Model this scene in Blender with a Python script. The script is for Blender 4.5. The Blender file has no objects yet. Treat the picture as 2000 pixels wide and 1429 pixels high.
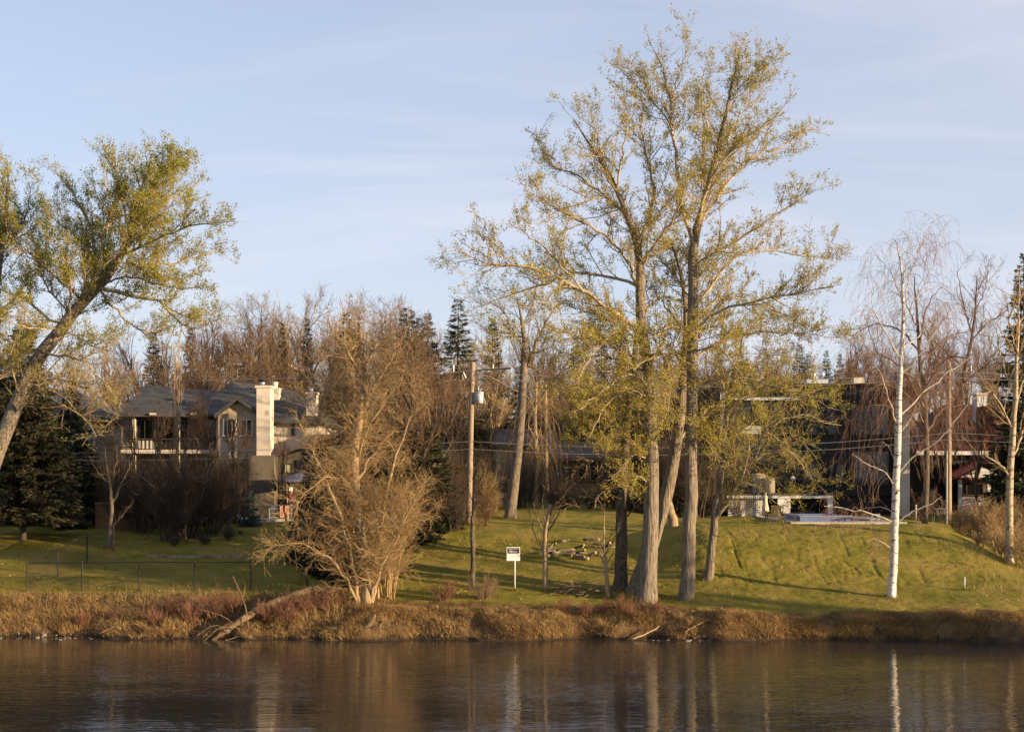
import bpy, bmesh, math, random
import numpy as np
from mathutils import Vector, Matrix

# ------------------------------------------------------------------ camera, sky, sun, exposure
scene = bpy.context.scene
FPX, HOR, CAMZ = 2777.8, 930.0, 6.5          # focal length in photo pixels, horizon row, eye height above the river
cam_data = bpy.data.cameras.new('camera')
cam_data.sensor_width = 36.0
cam_data.lens = 50.0
cam_data.shift_y = (HOR - 714.5) / 2000.0
cam_data.clip_end = 3000.0
cam = bpy.data.objects.new('camera', cam_data)
cam.location = (0, 0, CAMZ)
cam.rotation_euler = (math.radians(90), 0, 0)
scene.collection.objects.link(cam)
scene.camera = cam

SUN_EL = math.radians(8.5)
SUN_H = Vector((0.90, -0.43, 0)).normalized()       # horizontal direction towards the sun
SUN_DIR = Vector((SUN_H.x * math.cos(SUN_EL), SUN_H.y * math.cos(SUN_EL), math.sin(SUN_EL)))
world = bpy.data.worlds.new('World')
scene.world = world
world.use_nodes = True
wn, wl = world.node_tree.nodes, world.node_tree.links
wn.clear()
w_out = wn.new('ShaderNodeOutputWorld')
w_bg = wn.new('ShaderNodeBackground')
w_bg.inputs['Strength'].default_value = 0.116
sky = wn.new('ShaderNodeTexSky')
sky.sky_type = 'NISHITA'
sky.sun_disc = False
sky.sun_elevation = SUN_EL
sky.sun_rotation = math.atan2(SUN_H.x, SUN_H.y)
sky.altitude = 1000
sky.air_density = 1.0
sky.dust_density = 1.0
sky.ozone_density = 3.0
# thin streaks of high cloud, laid out over the sky's own directions
w_tc = wn.new('ShaderNodeTexCoord')
w_sep = wn.new('ShaderNodeSeparateXYZ')
wl.new(w_tc.outputs['Generated'], w_sep.inputs[0])
w_add = wn.new('ShaderNodeMath'); w_add.operation = 'ADD'; w_add.inputs[1].default_value = 0.16
wl.new(w_sep.outputs['Z'], w_add.inputs[0])
def w_div(o):
    n = wn.new('ShaderNodeMath'); n.operation = 'DIVIDE'
    wl.new(o, n.inputs[0]); wl.new(w_add.outputs[0], n.inputs[1]); return n.outputs[0]
w_comb = wn.new('ShaderNodeCombineXYZ')
wl.new(w_div(w_sep.outputs['X']), w_comb.inputs[0]); wl.new(w_div(w_sep.outputs['Y']), w_comb.inputs[1])
w_map = wn.new('ShaderNodeMapping')
w_map.inputs['Rotation'].default_value = (0, 0, math.radians(35))
w_map.inputs['Scale'].default_value = (0.55, 1.5, 1)
wl.new(w_comb.outputs[0], w_map.inputs[0])
w_noise = wn.new('ShaderNodeTexNoise')
w_noise.inputs['Scale'].default_value = 1.3
w_noise.inputs['Detail'].default_value = 7
w_noise.inputs['Roughness'].default_value = 0.55
w_noise.inputs['Distortion'].default_value = 0.6
wl.new(w_map.outputs[0], w_noise.inputs[0])
w_ramp = wn.new('ShaderNodeValToRGB')
w_ramp.color_ramp.elements[0].position = 0.44; w_ramp.color_ramp.elements[0].color = (0, 0, 0, 1)
w_ramp.color_ramp.elements[1].position = 0.78; w_ramp.color_ramp.elements[1].color = (0.62, 0.62, 0.62, 1)
wl.new(w_noise.outputs[0], w_ramp.inputs[0])
# a thin even veil of high cloud, thicker where it is seen at a slant
w_veil = wn.new('ShaderNodeMapRange')
w_veil.inputs[1].default_value = 0.08; w_veil.inputs[2].default_value = 0.40; w_veil.inputs[3].default_value = 0.74; w_veil.inputs[4].default_value = 0.40
wl.new(w_sep.outputs['Z'], w_veil.inputs[0])
w_mix0 = wn.new('ShaderNodeMixRGB'); w_mix0.inputs[2].default_value = (2.95, 2.9, 3.2, 1)
wl.new(w_veil.outputs[0], w_mix0.inputs[0]); wl.new(sky.outputs[0], w_mix0.inputs[1])
w_mix = wn.new('ShaderNodeMixRGB'); w_mix.inputs[2].default_value = (3.5, 3.35, 3.65, 1)
wl.new(w_ramp.outputs[0], w_mix.inputs[0]); wl.new(w_mix0.outputs[0], w_mix.inputs[1])
wl.new(w_mix.outputs[0], w_bg.inputs[0]); wl.new(w_bg.outputs[0], w_out.inputs[0])

sun_data = bpy.data.lights.new('sun', 'SUN')
sun_data.energy = 5.0
sun_data.angle = math.radians(0.5)
sun_data.color = (1.0, 0.72, 0.42)
sun = bpy.data.objects.new('sun', sun_data)
sun.rotation_euler = SUN_DIR.to_track_quat('Z', 'Y').to_euler()
sun.location = (60, -20, 40)
scene.collection.objects.link(sun)

vs = scene.view_settings
vs.view_transform = 'Standard'; vs.look = 'None'; vs.gamma = 1.0; vs.use_curve_mapping = False
vs.exposure = 1.2
scene.cycles.max_bounces = 5
scene.cycles.diffuse_bounces = 2
scene.cycles.glossy_bounces = 2
scene.cycles.transmission_bounces = 2
scene.cycles.caustics_reflective = False
scene.cycles.caustics_refractive = False

# ------------------------------------------------------------------ helpers
COL = scene.collection
def P(px, py, Y):
    return np.array(((px - 1000.0) * Y / FPX, Y, CAMZ - (py - HOR) * Y / FPX))
def hx(px, Y): return (px - 1000.0) * Y / FPX
def hz(py, Y): return CAMZ - (py - HOR) * Y / FPX

def tag(o, label=None, cat=None, group=None, kind=None):
    if label: o['label'] = label
    if cat: o['category'] = cat
    if group: o['group'] = group
    if kind: o['kind'] = kind
    return o
def empty(name, loc, label, cat, group=None):
    o = bpy.data.objects.new(name, None)
    o.location = tuple(float(c) for c in loc); o.empty_display_size = 0.3
    COL.objects.link(o)
    return tag(o, label, cat, group)
def np_mesh(name, chunks, mat=None, smooth=False):
    """chunks: list of (verts n x 3, faces m x k) joined into one mesh."""
    chunks = [c for c in chunks if len(c[0]) and len(c[1])]
    V = np.concatenate([c[0] for c in chunks]).astype(np.float32)
    loops, tot, off = [], [], 0
    for v, f in chunks:
        f = np.asarray(f, dtype=np.int64) + off
        loops.append(f.ravel()); tot.append(np.full(len(f), f.shape[1])); off += len(v)
    loops = np.concatenate(loops); tot = np.concatenate(tot)
    m = bpy.data.meshes.new(name)
    m.vertices.add(len(V)); m.vertices.foreach_set('co', V.ravel())
    m.loops.add(len(loops)); m.loops.foreach_set('vertex_index', loops.astype(np.int32))
    m.polygons.add(len(tot))
    st = np.concatenate(([0], np.cumsum(tot)[:-1]))
    m.polygons.foreach_set('loop_start', st.astype(np.int32))
    m.polygons.foreach_set('loop_total', tot.astype(np.int32))
    m.polygons.foreach_set('use_smooth', np.full(len(tot), bool(smooth)))
    m.update(calc_edges=True)
    if mat: m.materials.append(mat)
    return m
def link(name, mesh, parent=None, loc=None):
    o = bpy.data.objects.new(name, mesh); COL.objects.link(o)
    if parent: o.parent = parent
    if loc is not None: o.location = tuple(float(c) for c in loc)
    return o
def org(o):
    return np.array(o.matrix_basis.translation if o.parent is None else (0, 0, 0))
def root_org(o):
    t = np.zeros(3)
    while o is not None:
        t += np.array(o.location); o = o.parent
    return t

def box_chunk(x0, x1, y0, y1, z0, z1):
    v = np.array([[x0,y0,z0],[x1,y0,z0],[x1,y1,z0],[x0,y1,z0],[x0,y0,z1],[x1,y0,z1],[x1,y1,z1],[x0,y1,z1]], float)
    f = np.array([[0,3,2,1],[4,5,6,7],[0,1,5,4],[1,2,6,5],[2,3,7,6],[3,0,4,7]])
    return v, f
def box(name, x0, x1, y0, y1, z0, z1, mat, parent=None, bevel=0.0):
    """a box in world coordinates, parented to its thing; edges eased when asked"""
    o0 = root_org(parent) if parent else np.array(((x0+x1)/2, (y0+y1)/2, z0))
    v, f = box_chunk(x0, x1, y0, y1, z0, z1)
    m = np_mesh(name, [(v - o0, f)], mat)
    if bevel:
        bm = bmesh.new(); bm.from_mesh(m)
        bmesh.ops.bevel(bm, geom=bm.edges[:], offset=bevel, segments=2, affect='EDGES'); bm.to_mesh(m); bm.free()
    return link(name, m, parent, None if parent else o0)
def boxes(name, rects, mat, parent):
    o0 = root_org(parent)
    return link(name, np_mesh(name, [(box_chunk(*r)[0] - o0, box_chunk(*r)[1]) for r in rects], mat), parent)
def hull(name, pts, mat, parent):
    o0 = root_org(parent)
    bm = bmesh.new()
    for p in pts: bm.verts.new(Vector([float(c) for c in (np.array(p, float) - o0)]))
    r = bmesh.ops.convex_hull(bm, input=bm.verts[:])
    bmesh.ops.delete(bm, geom=list({g for g in r['geom_unused'] + r['geom_interior'] if isinstance(g, bmesh.types.BMVert)}), context='VERTS')
    bmesh.ops.dissolve_limit(bm, angle_limit=0.01, verts=bm.verts[:], edges=bm.edges[:])
    m = bpy.data.meshes.new(name); bm.to_mesh(m); bm.free(); m.materials.append(mat)
    return link(name, m, parent)

def frames(PP):
    T = np.empty_like(PP)
    T[:, 1:-1] = PP[:, 2:] - PP[:, :-2]; T[:, 0] = PP[:, 1] - PP[:, 0]; T[:, -1] = PP[:, -1] - PP[:, -2]
    T /= np.linalg.norm(T, axis=2, keepdims=True) + 1e-9
    mean = PP[:, -1] - PP[:, 0]
    ref = np.where((np.abs(mean[:, 2]) > 0.8 * np.linalg.norm(mean, axis=1))[:, None], np.array([[0.0, 1.0, 0.0]]), np.array([[0.0, 0.0, 1.0]]))
    U = np.cross(T, ref[:, None, :]); n = np.linalg.norm(U, axis=2, keepdims=True)
    U = np.where(n < 1e-3, np.array([1.0, 0, 0]), U / np.maximum(n, 1e-6))
    return T, U, np.cross(T, U)
def tubes(PP, RR, n, closed_tip=False):
    PP = np.asarray(PP, float); RR = np.asarray(RR, float)
    M, K = RR.shape
    T, U, W = frames(PP)
    a = np.arange(n) * 2 * math.pi / n
    V = PP[:, :, None, :] + RR[:, :, None, None] * (np.cos(a)[None, None, :, None] * U[:, :, None, :] + np.sin(a)[None, None, :, None] * W[:, :, None, :])
    V = V.reshape(-1, 3)
    i = np.arange(M)[:, None, None] * (K * n) + np.arange(K - 1)[None, :, None] * n
    j = np.arange(n)[None, None, :]; j2 = (j + 1) % n
    F = np.stack([i + j, i + j2, i + n + j2, i + n + j], axis=-1).reshape(-1, 4)
    return V, F
def catmull(pts, K):
    pts = np.asarray(pts, float); n = len(pts)
    if n == 2:
        t = np.linspace(0, 1, K)[:, None]; return pts[0] * (1 - t) + pts[1] * t
    d = np.concatenate(([0], np.cumsum(np.linalg.norm(np.diff(pts[:, :3], axis=0), axis=1))))
    s = np.linspace(0, d[-1], K)
    ext = np.vstack([2 * pts[0] - pts[1], pts, 2 * pts[-1] - pts[-2]])
    out = []
    for q in s:
        i = min(max(int(np.searchsorted(d, q, side='right') - 1), 0), n - 2)
        t = (q - d[i]) / max(d[i + 1] - d[i], 1e-9)
        p0, p1, p2, p3 = ext[i], ext[i + 1], ext[i + 2], ext[i + 3]
        out.append(0.5 * (2 * p1 + (p2 - p0) * t + (2 * p0 - 5 * p1 + 4 * p2 - p3) * t * t + (3 * p1 - p0 - 3 * p2 + p3) * t ** 3))
    return np.array(out)
def unit(v): return v / (np.linalg.norm(v, axis=-1, keepdims=True) + 1e-9)

def hash2(i, j, s):
    h = (i.astype(np.int64) * 374761393 + j.astype(np.int64) * 668265263 + s * 982451653) & 0x7fffffff
    h = (h ^ (h >> 13)) * 1274126177 & 0x7fffffff
    return ((h ^ (h >> 16)) & 0xffff) / 65535.0
def vnoise(x, y, s=0):
    x = np.asarray(x, float); y = np.asarray(y, float)
    i, j = np.floor(x), np.floor(y); fx, fy = x - i, y - j
    fx = fx * fx * (3 - 2 * fx); fy = fy * fy * (3 - 2 * fy)
    a, b, c, d = hash2(i, j, s), hash2(i + 1, j, s), hash2(i, j + 1, s), hash2(i + 1, j + 1, s)
    return (a * (1 - fx) + b * fx) * (1 - fy) + (c * (1 - fx) + d * fx) * fy
def fbm(x, y, s=0, o=4):
    r, a, t = 0, 0.5, 0
    for k in range(o):
        r = r + a * vnoise(x * 2 ** k, y * 2 ** k, s + k); t += a; a *= 0.5
    return r / t

# ------------------------------------------------------------------ materials
MAT = {}
def new_mat(name):
    m = bpy.data.materials.new(name); m.use_nodes = True
    nt = m.node_tree; b = nt.nodes['Principled BSDF']
    b.inputs['Specular IOR Level'].default_value = 0.25
    MAT[name] = m
    return m, nt, b
def noise_ramp(nt, coord, scale, cols, detail=5, rough=0.6, stops=None, vec_scale=None, dist=0.0):
    N, L = nt.nodes, nt.links
    if coord == 'pos': src = N.new('ShaderNodeNewGeometry').outputs['Position']
    else: src = N.new('ShaderNodeTexCoord').outputs['Object']
    if vec_scale:
        mp = N.new('ShaderNodeMapping'); mp.inputs['Scale'].default_value = vec_scale; L.new(src, mp.inputs[0]); src = mp.outputs[0]
    nz = N.new('ShaderNodeTexNoise'); nz.inputs['Scale'].default_value = scale; nz.inputs['Detail'].default_value = detail
    nz.inputs['Roughness'].default_value = rough; nz.inputs['Distortion'].default_value = dist
    L.new(src, nz.inputs['Vector'])
    rp = N.new('ShaderNodeValToRGB'); cr = rp.color_ramp
    stops = stops or [0.3 + 0.4 * k / max(1, len(cols) - 1) for k in range(len(cols))]
    while len(cr.elements) < len(cols): cr.elements.new(0.5)
    for e, p, c in zip(cr.elements, stops, cols): e.position = p; e.color = (*c, 1)
    L.new(nz.outputs[0], rp.inputs[0])
    return rp.outputs[0], nz.outputs[0], src
def bump(nt, b, height, strength, dist):
    n = nt.nodes.new('ShaderNodeBump'); n.inputs['Strength'].default_value = strength; n.inputs['Distance'].default_value = dist
    nt.links.new(height, n.inputs['Height']); nt.links.new(n.outputs[0], b.inputs['Normal'])
def simple(name, cols, scale=3.0, rough=0.8, coord='obj', bmp=0.0, bdist=0.01, vec_scale=None, metal=0.0, spec=None, detail=5):
    m, nt, b = new_mat(name)
    c, h, _ = noise_ramp(nt, coord, scale, cols, vec_scale=vec_scale, detail=detail)
    nt.links.new(c, b.inputs['Base Color']); b.inputs['Roughness'].default_value = rough; b.inputs['Metallic'].default_value = metal
    if spec is not None: b.inputs['Specular IOR Level'].default_value = spec
    if bmp: bump(nt, b, h, bmp, bdist)
    return m
simple('poplar_bark', [(.06,.048,.036),(.205,.17,.125),(.31,.265,.205)], 3.2, .95, bmp=1.0, bdist=.12, vec_scale=(5,5,.55), detail=8)
simple('poplar_limb', [(.20,.16,.11),(.34,.285,.20),(.42,.36,.27)], 4.0, .85, bmp=.4, bdist=.02, vec_scale=(2,2,1))
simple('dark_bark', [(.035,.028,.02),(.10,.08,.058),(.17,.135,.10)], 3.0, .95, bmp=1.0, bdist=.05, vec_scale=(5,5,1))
simple('grey_bark', [(.06,.047,.035),(.15,.12,.09),(.24,.20,.155)], 4.0, .9, bmp=.8, bdist=.03, vec_scale=(4,4,1))
simple('tan_bark', [(.17,.12,.07),(.30,.22,.13),(.38,.29,.18)], 4.0, .9, bmp=.6, bdist=.02, vec_scale=(3,3,1))
simple('poplar_twig', [(.24,.17,.085),(.40,.30,.16)], 1.5, .8)
simple('willow_twig', [(.19,.12,.055),(.31,.21,.10),(.40,.29,.15)], .8, .75, coord='pos')
simple('brown_twig', [(.10,.058,.030),(.185,.115,.062)], .6, .85, coord='pos')
simple('grey_twig', [(.115,.075,.045),(.21,.145,.09)], .6, .85, coord='pos')
simple('red_twig', [(.095,.052,.034),(.165,.092,.058)], .8, .8, coord='pos')
simple('dogwood_twig', [(.13,.06,.038),(.22,.11,.068)], .8, .7, coord='pos')
simple('birch_twig', [(.17,.10,.07),(.27,.17,.12)], .8, .8, coord='pos')
simple('drift_wood', [(.05,.034,.022),(.13,.09,.055),(.21,.15,.095)], 5, .95, bmp=.9, bdist=.03, vec_scale=(1,1,1), detail=8)
simple('dark_twig', [(.05,.036,.026),(.10,.075,.052)], .8, .85, coord='pos')
simple('dead_wood', [(.22,.16,.10),(.36,.28,.19),(.44,.36,.26)], 4, .9, bmp=.6, bdist=.02, vec_scale=(1.5,3,3))
simple('cut_wood', [(.30,.215,.125),(.42,.32,.20)], 8, .8)
def leaf_mat(name, cols, trans=.35):
    m, nt, b = new_mat(name); N, L = nt.nodes, nt.links
    g = N.new('ShaderNodeNewGeometry'); rp = N.new('ShaderNodeValToRGB')
    while len(rp.color_ramp.elements) < len(cols): rp.color_ramp.elements.new(.5)
    for k, (e, c) in enumerate(zip(rp.color_ramp.elements, cols)): e.position = k / (len(cols) - 1); e.color = (*c, 1)
    L.new(g.outputs['Random Per Island'], rp.inputs[0])
    L.new(rp.outputs[0], b.inputs['Base Color']); b.inputs['Roughness'].default_value = .6
    t = N.new('ShaderNodeBsdfTranslucent'); L.new(rp.outputs[0], t.inputs[0])
    mx = N.new('ShaderNodeMixShader'); mx.inputs[0].default_value = trans
    L.new(b.outputs[0], mx.inputs[1]); L.new(t.outputs[0], mx.inputs[2]); L.new(mx.outputs[0], N['Material Output'].inputs[0])
    return m
leaf_mat('young_leaf', [(.27,.255,.03),(.40,.365,.045),(.52,.45,.07)], .5)
leaf_mat('green_leaf', [(.18,.20,.018),(.33,.335,.028),(.46,.43,.05)], .5)
leaf_mat('bud_leaf', [(.22,.18,.04),(.34,.27,.07)])
leaf_mat('needles', [(.018,.026,.012),(.035,.045,.02),(.06,.066,.03)], .1)
leaf_mat('blue_needles', [(.05,.075,.07),(.10,.13,.12)], .1)
leaf_mat('warm_needles', [(.03,.036,.015),(.065,.06,.028),(.10,.08,.04)], .1)
leaf_mat('dry_blade', [(.25,.16,.06),(.41,.28,.12),(.53,.38,.175)], .25)
leaf_mat('lawn_blade', [(.14,.135,.02),(.24,.205,.03),(.33,.25,.06)], .3)

for nm, sc, lo in (('dry_blade', .9, .55), ('young_leaf', .5, .75), ('green_leaf', .5, .7), ('lawn_blade', .35, .7)):
    nt = MAT[nm].node_tree; N, L = nt.nodes, nt.links
    rp = [n for n in N if n.type == 'VALTORGB'][0]; targets = [l.to_socket for l in rp.outputs[0].links]
    pc, _, _ = noise_ramp(nt, 'pos', sc, [(lo, lo * .9, lo * .85), (1.1, 1.1, 1.1)], detail=4)
    mx = N.new('ShaderNodeMixRGB'); mx.blend_type = 'MULTIPLY'; mx.inputs[0].default_value = 1
    for t in targets: L.new(mx.outputs[0], t)
    L.new(rp.outputs[0], mx.inputs[1]); L.new(pc, mx.inputs[2])
# birch bark: white with dark lens marks lying across the trunk
m, nt, b = new_mat('birch_bark')
c1, h1, _ = noise_ramp(nt, 'obj', 1.0, [(.50,.465,.42),(.64,.60,.55)], detail=3, vec_scale=(3,3,1))
c2, h2, _ = noise_ramp(nt, 'obj', 1.0, [(1,1,1),(0,0,0)], detail=4, rough=.7, stops=[.54,.60], vec_scale=(1.5,1.5,6.5), dist=1.2)
mx = nt.nodes.new('ShaderNodeMixRGB'); mx.inputs[1].default_value = (.05,.04,.035,1)
nt.links.new(c2, mx.inputs[0]); nt.links.new(c1, mx.inputs[2]); nt.links.new(mx.outputs[0], b.inputs['Base Color']); b.inputs['Roughness'].default_value = .6
m, nt, b = new_mat('mottled_bark')
c1, h1, _ = noise_ramp(nt, 'obj', 1.0, [(.30,.23,.145),(.43,.35,.24)], detail=3, vec_scale=(3,3,1))
c2, h2, _ = noise_ramp(nt, 'obj', 1.0, [(1,1,1),(0,0,0)], detail=4, rough=.7, stops=[.52,.60], vec_scale=(5,5,9))
mx = nt.nodes.new('ShaderNodeMixRGB'); mx.inputs[1].default_value = (.08,.06,.045,1)
nt.links.new(c2, mx.inputs[0]); nt.links.new(c1, mx.inputs[2]); nt.links.new(mx.outputs[0], b.inputs['Base Color']); b.inputs['Roughness'].default_value = .7

simple('birch_limb', [(.36,.31,.25),(.52,.47,.40)], 3, .7)
simple('stucco', [(.50,.44,.36),(.58,.52,.44)], 1.2, .9, bmp=.2, bdist=.01)
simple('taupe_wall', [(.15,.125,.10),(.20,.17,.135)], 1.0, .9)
simple('shade_wall', [(.10,.085,.062),(.14,.12,.09)], 1.0, .9)  # dark wall colour with the shade on those walls mixed in
simple('cream_trim', [(.48,.42,.33),(.56,.50,.41)], 2, .7)
simple('brown_trim', [(.15,.095,.06),(.21,.14,.09)], 3, .7)
simple('dark_trim', [(.035,.03,.027),(.055,.047,.04)], 3, .6)
simple('black_cladding', [(.011,.011,.012),(.02,.02,.021)], 1.0, .55, vec_scale=(1,1,6))
simple('white_paint', [(.50,.50,.50),(.60,.60,.59)], 2.0, .5)
simple('grey_metal', [(.28,.29,.32),(.36,.37,.40)], 3.0, .4, metal=.3)
simple('galvanised', [(.42,.45,.50),(.55,.58,.62)], 2.0, .4, metal=.2)
simple('shiny_metal', [(.6,.6,.62),(.7,.7,.72)], 3.0, .22, metal=.9)
simple('black_metal', [(.012,.012,.012),(.022,.022,.022)], 3.0, .5)
simple('pole_wood', [(.16,.12,.083),(.27,.21,.15),(.36,.29,.22)], 4.0, .9, bmp=.6, bdist=.01, vec_scale=(8,8,.6))
simple('concrete', [(.36,.33,.29),(.46,.42,.37)], 2.0, .9, bmp=.2, bdist=.01, coord='pos')
simple('sandstone', [(.40,.30,.18),(.52,.41,.27)], 2.5, .9, bmp=.3, bdist=.02, coord='pos')
simple('brick_red', [(.13,.045,.022),(.21,.075,.032)], 6.0, .9)
simple('roof_red', [(.10,.028,.02),(.17,.05,.035)], 3.0, .85)
simple('red_paint', [(.32,.07,.045),(.38,.09,.06)], 3.0, .6)
simple('pool_blue', [(.10,.145,.27),(.14,.19,.33)], 1.0, .5)
simple('canopy_blue', [(.10,.11,.17),(.15,.16,.23)], 2.0, .8)
simple('beige_cloth', [(.55,.42,.30),(.64,.52,.39)], 3.0, .9)
simple('pink_cloth', [(.52,.24,.18),(.62,.33,.25)], 4.0, .9)
simple('cushion_grey', [(.07,.07,.08),(.11,.11,.12)], 3.0, .9)
simple('wicker', [(.045,.038,.032),(.075,.064,.054)], 18.0, .8)
simple('yellow_plastic', [(.65,.38,.02),(.75,.46,.03)], 3.0, .45)
simple('white_plastic', [(.75,.75,.75),(.82,.82,.82)], 3.0, .4)
simple('sign_white', [(.74,.74,.74),(.80,.80,.79)], 3.0, .5)
simple('sign_black', [(.012,.012,.012),(.02,.02,.02)], 3.0, .5)
simple('sign_grey', [(.40,.40,.41),(.48,.48,.49)], 3.0, .5)
simple('stone', [(.13,.105,.08),(.24,.20,.155),(.34,.29,.23)], 2.0, .95, bmp=.3, bdist=.02, coord='pos')
simple('skin', [(.46,.28,.20),(.52,.33,.24)], 3.0, .6)
simple('red_shirt', [(.17,.035,.03),(.22,.05,.04)], 3.0, .9)
simple('green_panel', [(.33,.38,.33),(.40,.45,.39)], 3.0, .35)
simple('curtain', [(.40,.42,.26),(.50,.50,.32)], 3.0, .9)
simple('orange_wall', [(.50,.22,.07),(.62,.30,.10)], 2.0, .9)
def shingles(name, c1, c2, mortar, scale=1.0):
    m, nt, b = new_mat(name); N, L = nt.nodes, nt.links
    t = N.new('ShaderNodeTexCoord'); sp = N.new('ShaderNodeSeparateXYZ'); L.new(t.outputs['Object'], sp.inputs[0])
    ad = N.new('ShaderNodeMath'); ad.operation = 'ADD'; L.new(sp.outputs[0], ad.inputs[0]); L.new(sp.outputs[1], ad.inputs[1])
    cb = N.new('ShaderNodeCombineXYZ'); L.new(ad.outputs[0], cb.inputs[0]); L.new(sp.outputs[2], cb.inputs[1])
    br = N.new('ShaderNodeTexBrick'); br.inputs['Scale'].default_value = 4 * scale
    br.inputs['Color1'].default_value = (*c1, 1); br.inputs['Color2'].default_value = (*c2, 1); br.inputs['Mortar'].default_value = (*mortar, 1)
    br.inputs['Mortar Size'].default_value = .03; br.inputs['Brick Width'].default_value = 1.1; br.inputs['Row Height'].default_value = .42
    L.new(cb.outputs[0], br.inputs[0])
    nz, h, _ = noise_ramp(nt, 'obj', 1.2, [(.65,.65,.65),(1.15,1.15,1.15)], detail=6)
    mx = N.new('ShaderNodeMixRGB'); mx.blend_type = 'MULTIPLY'; mx.inputs[0].default_value = 1
    L.new(br.outputs[0], mx.inputs[1]); L.new(nz, mx.inputs[2]); L.new(mx.outputs[0], b.inputs['Base Color']); b.inputs['Roughness'].default_value = .85
    bump(nt, b, br.outputs['Fac'], -.5, .03)
shingles('roof_grey', (.055,.053,.05), (.095,.09,.083), (.025,.025,.025))
shingles('roof_brown', (.09,.07,.055), (.14,.11,.085), (.04,.035,.03))
shingles('roof_redtile', (.06,.021,.017), (.09,.03,.024), (.03,.012,.010))
shingles('brick_wall', (.30,.13,.07), (.38,.18,.10), (.30,.25,.2), 1.4)
# board siding: boards run up the wall
def boards(name, c1, c2, axis, pitch):
    m, nt, b = new_mat(name); N, L = nt.nodes, nt.links
    t = N.new('ShaderNodeTexCoord'); w = N.new('ShaderNodeTexWave'); w.wave_type = 'BANDS'; w.bands_direction = axis; w.wave_profile = 'SAW'
    w.inputs['Scale'].default_value = 1.0 / pitch / 3.2; L.new(t.outputs['Object'], w.inputs[0])
    c, h, _ = noise_ramp(nt, 'obj', 2.0, [c1, c2], vec_scale=(3, 3, .5) if axis == 'X' else (.5, .5, 3))
    L.new(c, b.inputs['Base Color']); b.inputs['Roughness'].default_value = .8
    bump(nt, b, w.outputs['Fac'], .6, .02)
boards('pale_boards', (.36,.29,.21), (.46,.38,.29), 'X', .2)
boards('white_boards', (.52,.55,.60), (.62,.64,.67), 'Z', .15)
boards('brown_boards', (.20,.135,.085), (.28,.19,.12), 'X', .2)
boards('tan_boards', (.36,.30,.20), (.46,.39,.27), 'Z', .2)
m, nt, b = new_mat('window_glass')
b.inputs['Base Color'].default_value = (.012,.013,.014,1); b.inputs['Roughness'].default_value = .04; b.inputs['Specular IOR Level'].default_value = .5
m, nt, b = new_mat('wire'); b.inputs['Base Color'].default_value = (.30,.30,.30,1); b.inputs['Roughness'].default_value = .4; b.inputs['Metallic'].default_value = .5
m, nt, b = new_mat('fence_wire'); b.inputs['Base Color'].default_value = (.02,.02,.02,1); b.inputs['Roughness'].default_value = .5

# ground: mown lawn, dry bank grass near the river and bare earth on the steep face, by place and slope
m, nt, b = new_mat('ground')
N, L = nt.nodes, nt.links
lawn, lh, _ = noise_ramp(nt, 'pos', .55, [(.11,.115,.018),(.195,.178,.028),(.272,.215,.05),(.288,.20,.068)], detail=9, rough=.68, stops=[.28,.44,.58,.72])
dry, dh, _ = noise_ramp(nt, 'pos', 1.6, [(.06,.035,.02),(.14,.085,.038),(.24,.155,.07)], detail=8, rough=.7)
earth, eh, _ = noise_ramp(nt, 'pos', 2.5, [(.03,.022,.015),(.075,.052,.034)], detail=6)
at = N.new('ShaderNodeAttribute'); at.attribute_name = 'zone'
sp = N.new('ShaderNodeSeparateColor'); L.new(at.outputs['Color'], sp.inputs[0])
ms, _, _ = noise_ramp(nt, 'pos', 1.5, [(-.0,)*3,(1.,)*3], detail=6, stops=[.25,.75])
def edge(o):
    a = N.new('ShaderNodeMath'); a.operation = 'ADD'; L.new(o, a.inputs[0]); L.new(ms, a.inputs[1])
    s = N.new('ShaderNodeMapRange'); s.inputs[1].default_value = .75; s.inputs[2].default_value = 1.25; L.new(a.outputs[0], s.inputs[0]); return s.outputs[0]
mx1 = N.new('ShaderNodeMixRGB'); L.new(edge(sp.outputs[0]), mx1.inputs[0]); L.new(lawn, mx1.inputs[1]); L.new(dry, mx1.inputs[2])
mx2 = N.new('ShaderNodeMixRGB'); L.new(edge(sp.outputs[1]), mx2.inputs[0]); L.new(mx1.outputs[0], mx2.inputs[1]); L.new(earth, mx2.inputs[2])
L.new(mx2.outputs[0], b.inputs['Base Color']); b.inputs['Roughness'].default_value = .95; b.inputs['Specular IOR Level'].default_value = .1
fine, fh, _ = noise_ramp(nt, 'pos', 14, [(0,0,0),(1,1,1)], detail=6, rough=.75, stops=[.2,.8])
bump(nt, b, fine, .9, .07)

# river: dark peaty water with small wind ripples, long across the view
m, nt, b = new_mat('river')
N, L = nt.nodes, nt.links
b.inputs['Base Color'].default_value = (.030,.027,.023,1); b.inputs['Roughness'].default_value = .03; b.inputs['IOR'].default_value = 1.33; b.inputs['Specular IOR Level'].default_value = .5
g = N.new('ShaderNodeNewGeometry')
def wave_noise(scale, sx, sy, det):
    mp = N.new('ShaderNodeMapping'); mp.inputs['Scale'].default_value = (sx, sy, 1); L.new(g.outputs['Position'], mp.inputs[0])
    n = N.new('ShaderNodeTexNoise'); n.inputs['Scale'].default_value = scale; n.inputs['Detail'].default_value = det; n.inputs['Roughness'].default_value = .55
    L.new(mp.outputs[0], n.inputs[0]); return n.outputs[0]
def scaled(o, k):
    q = N.new('ShaderNodeMath'); q.operation = 'MULTIPLY'; q.inputs[1].default_value = k; L.new(o, q.inputs[0]); return q.outputs[0]
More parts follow.
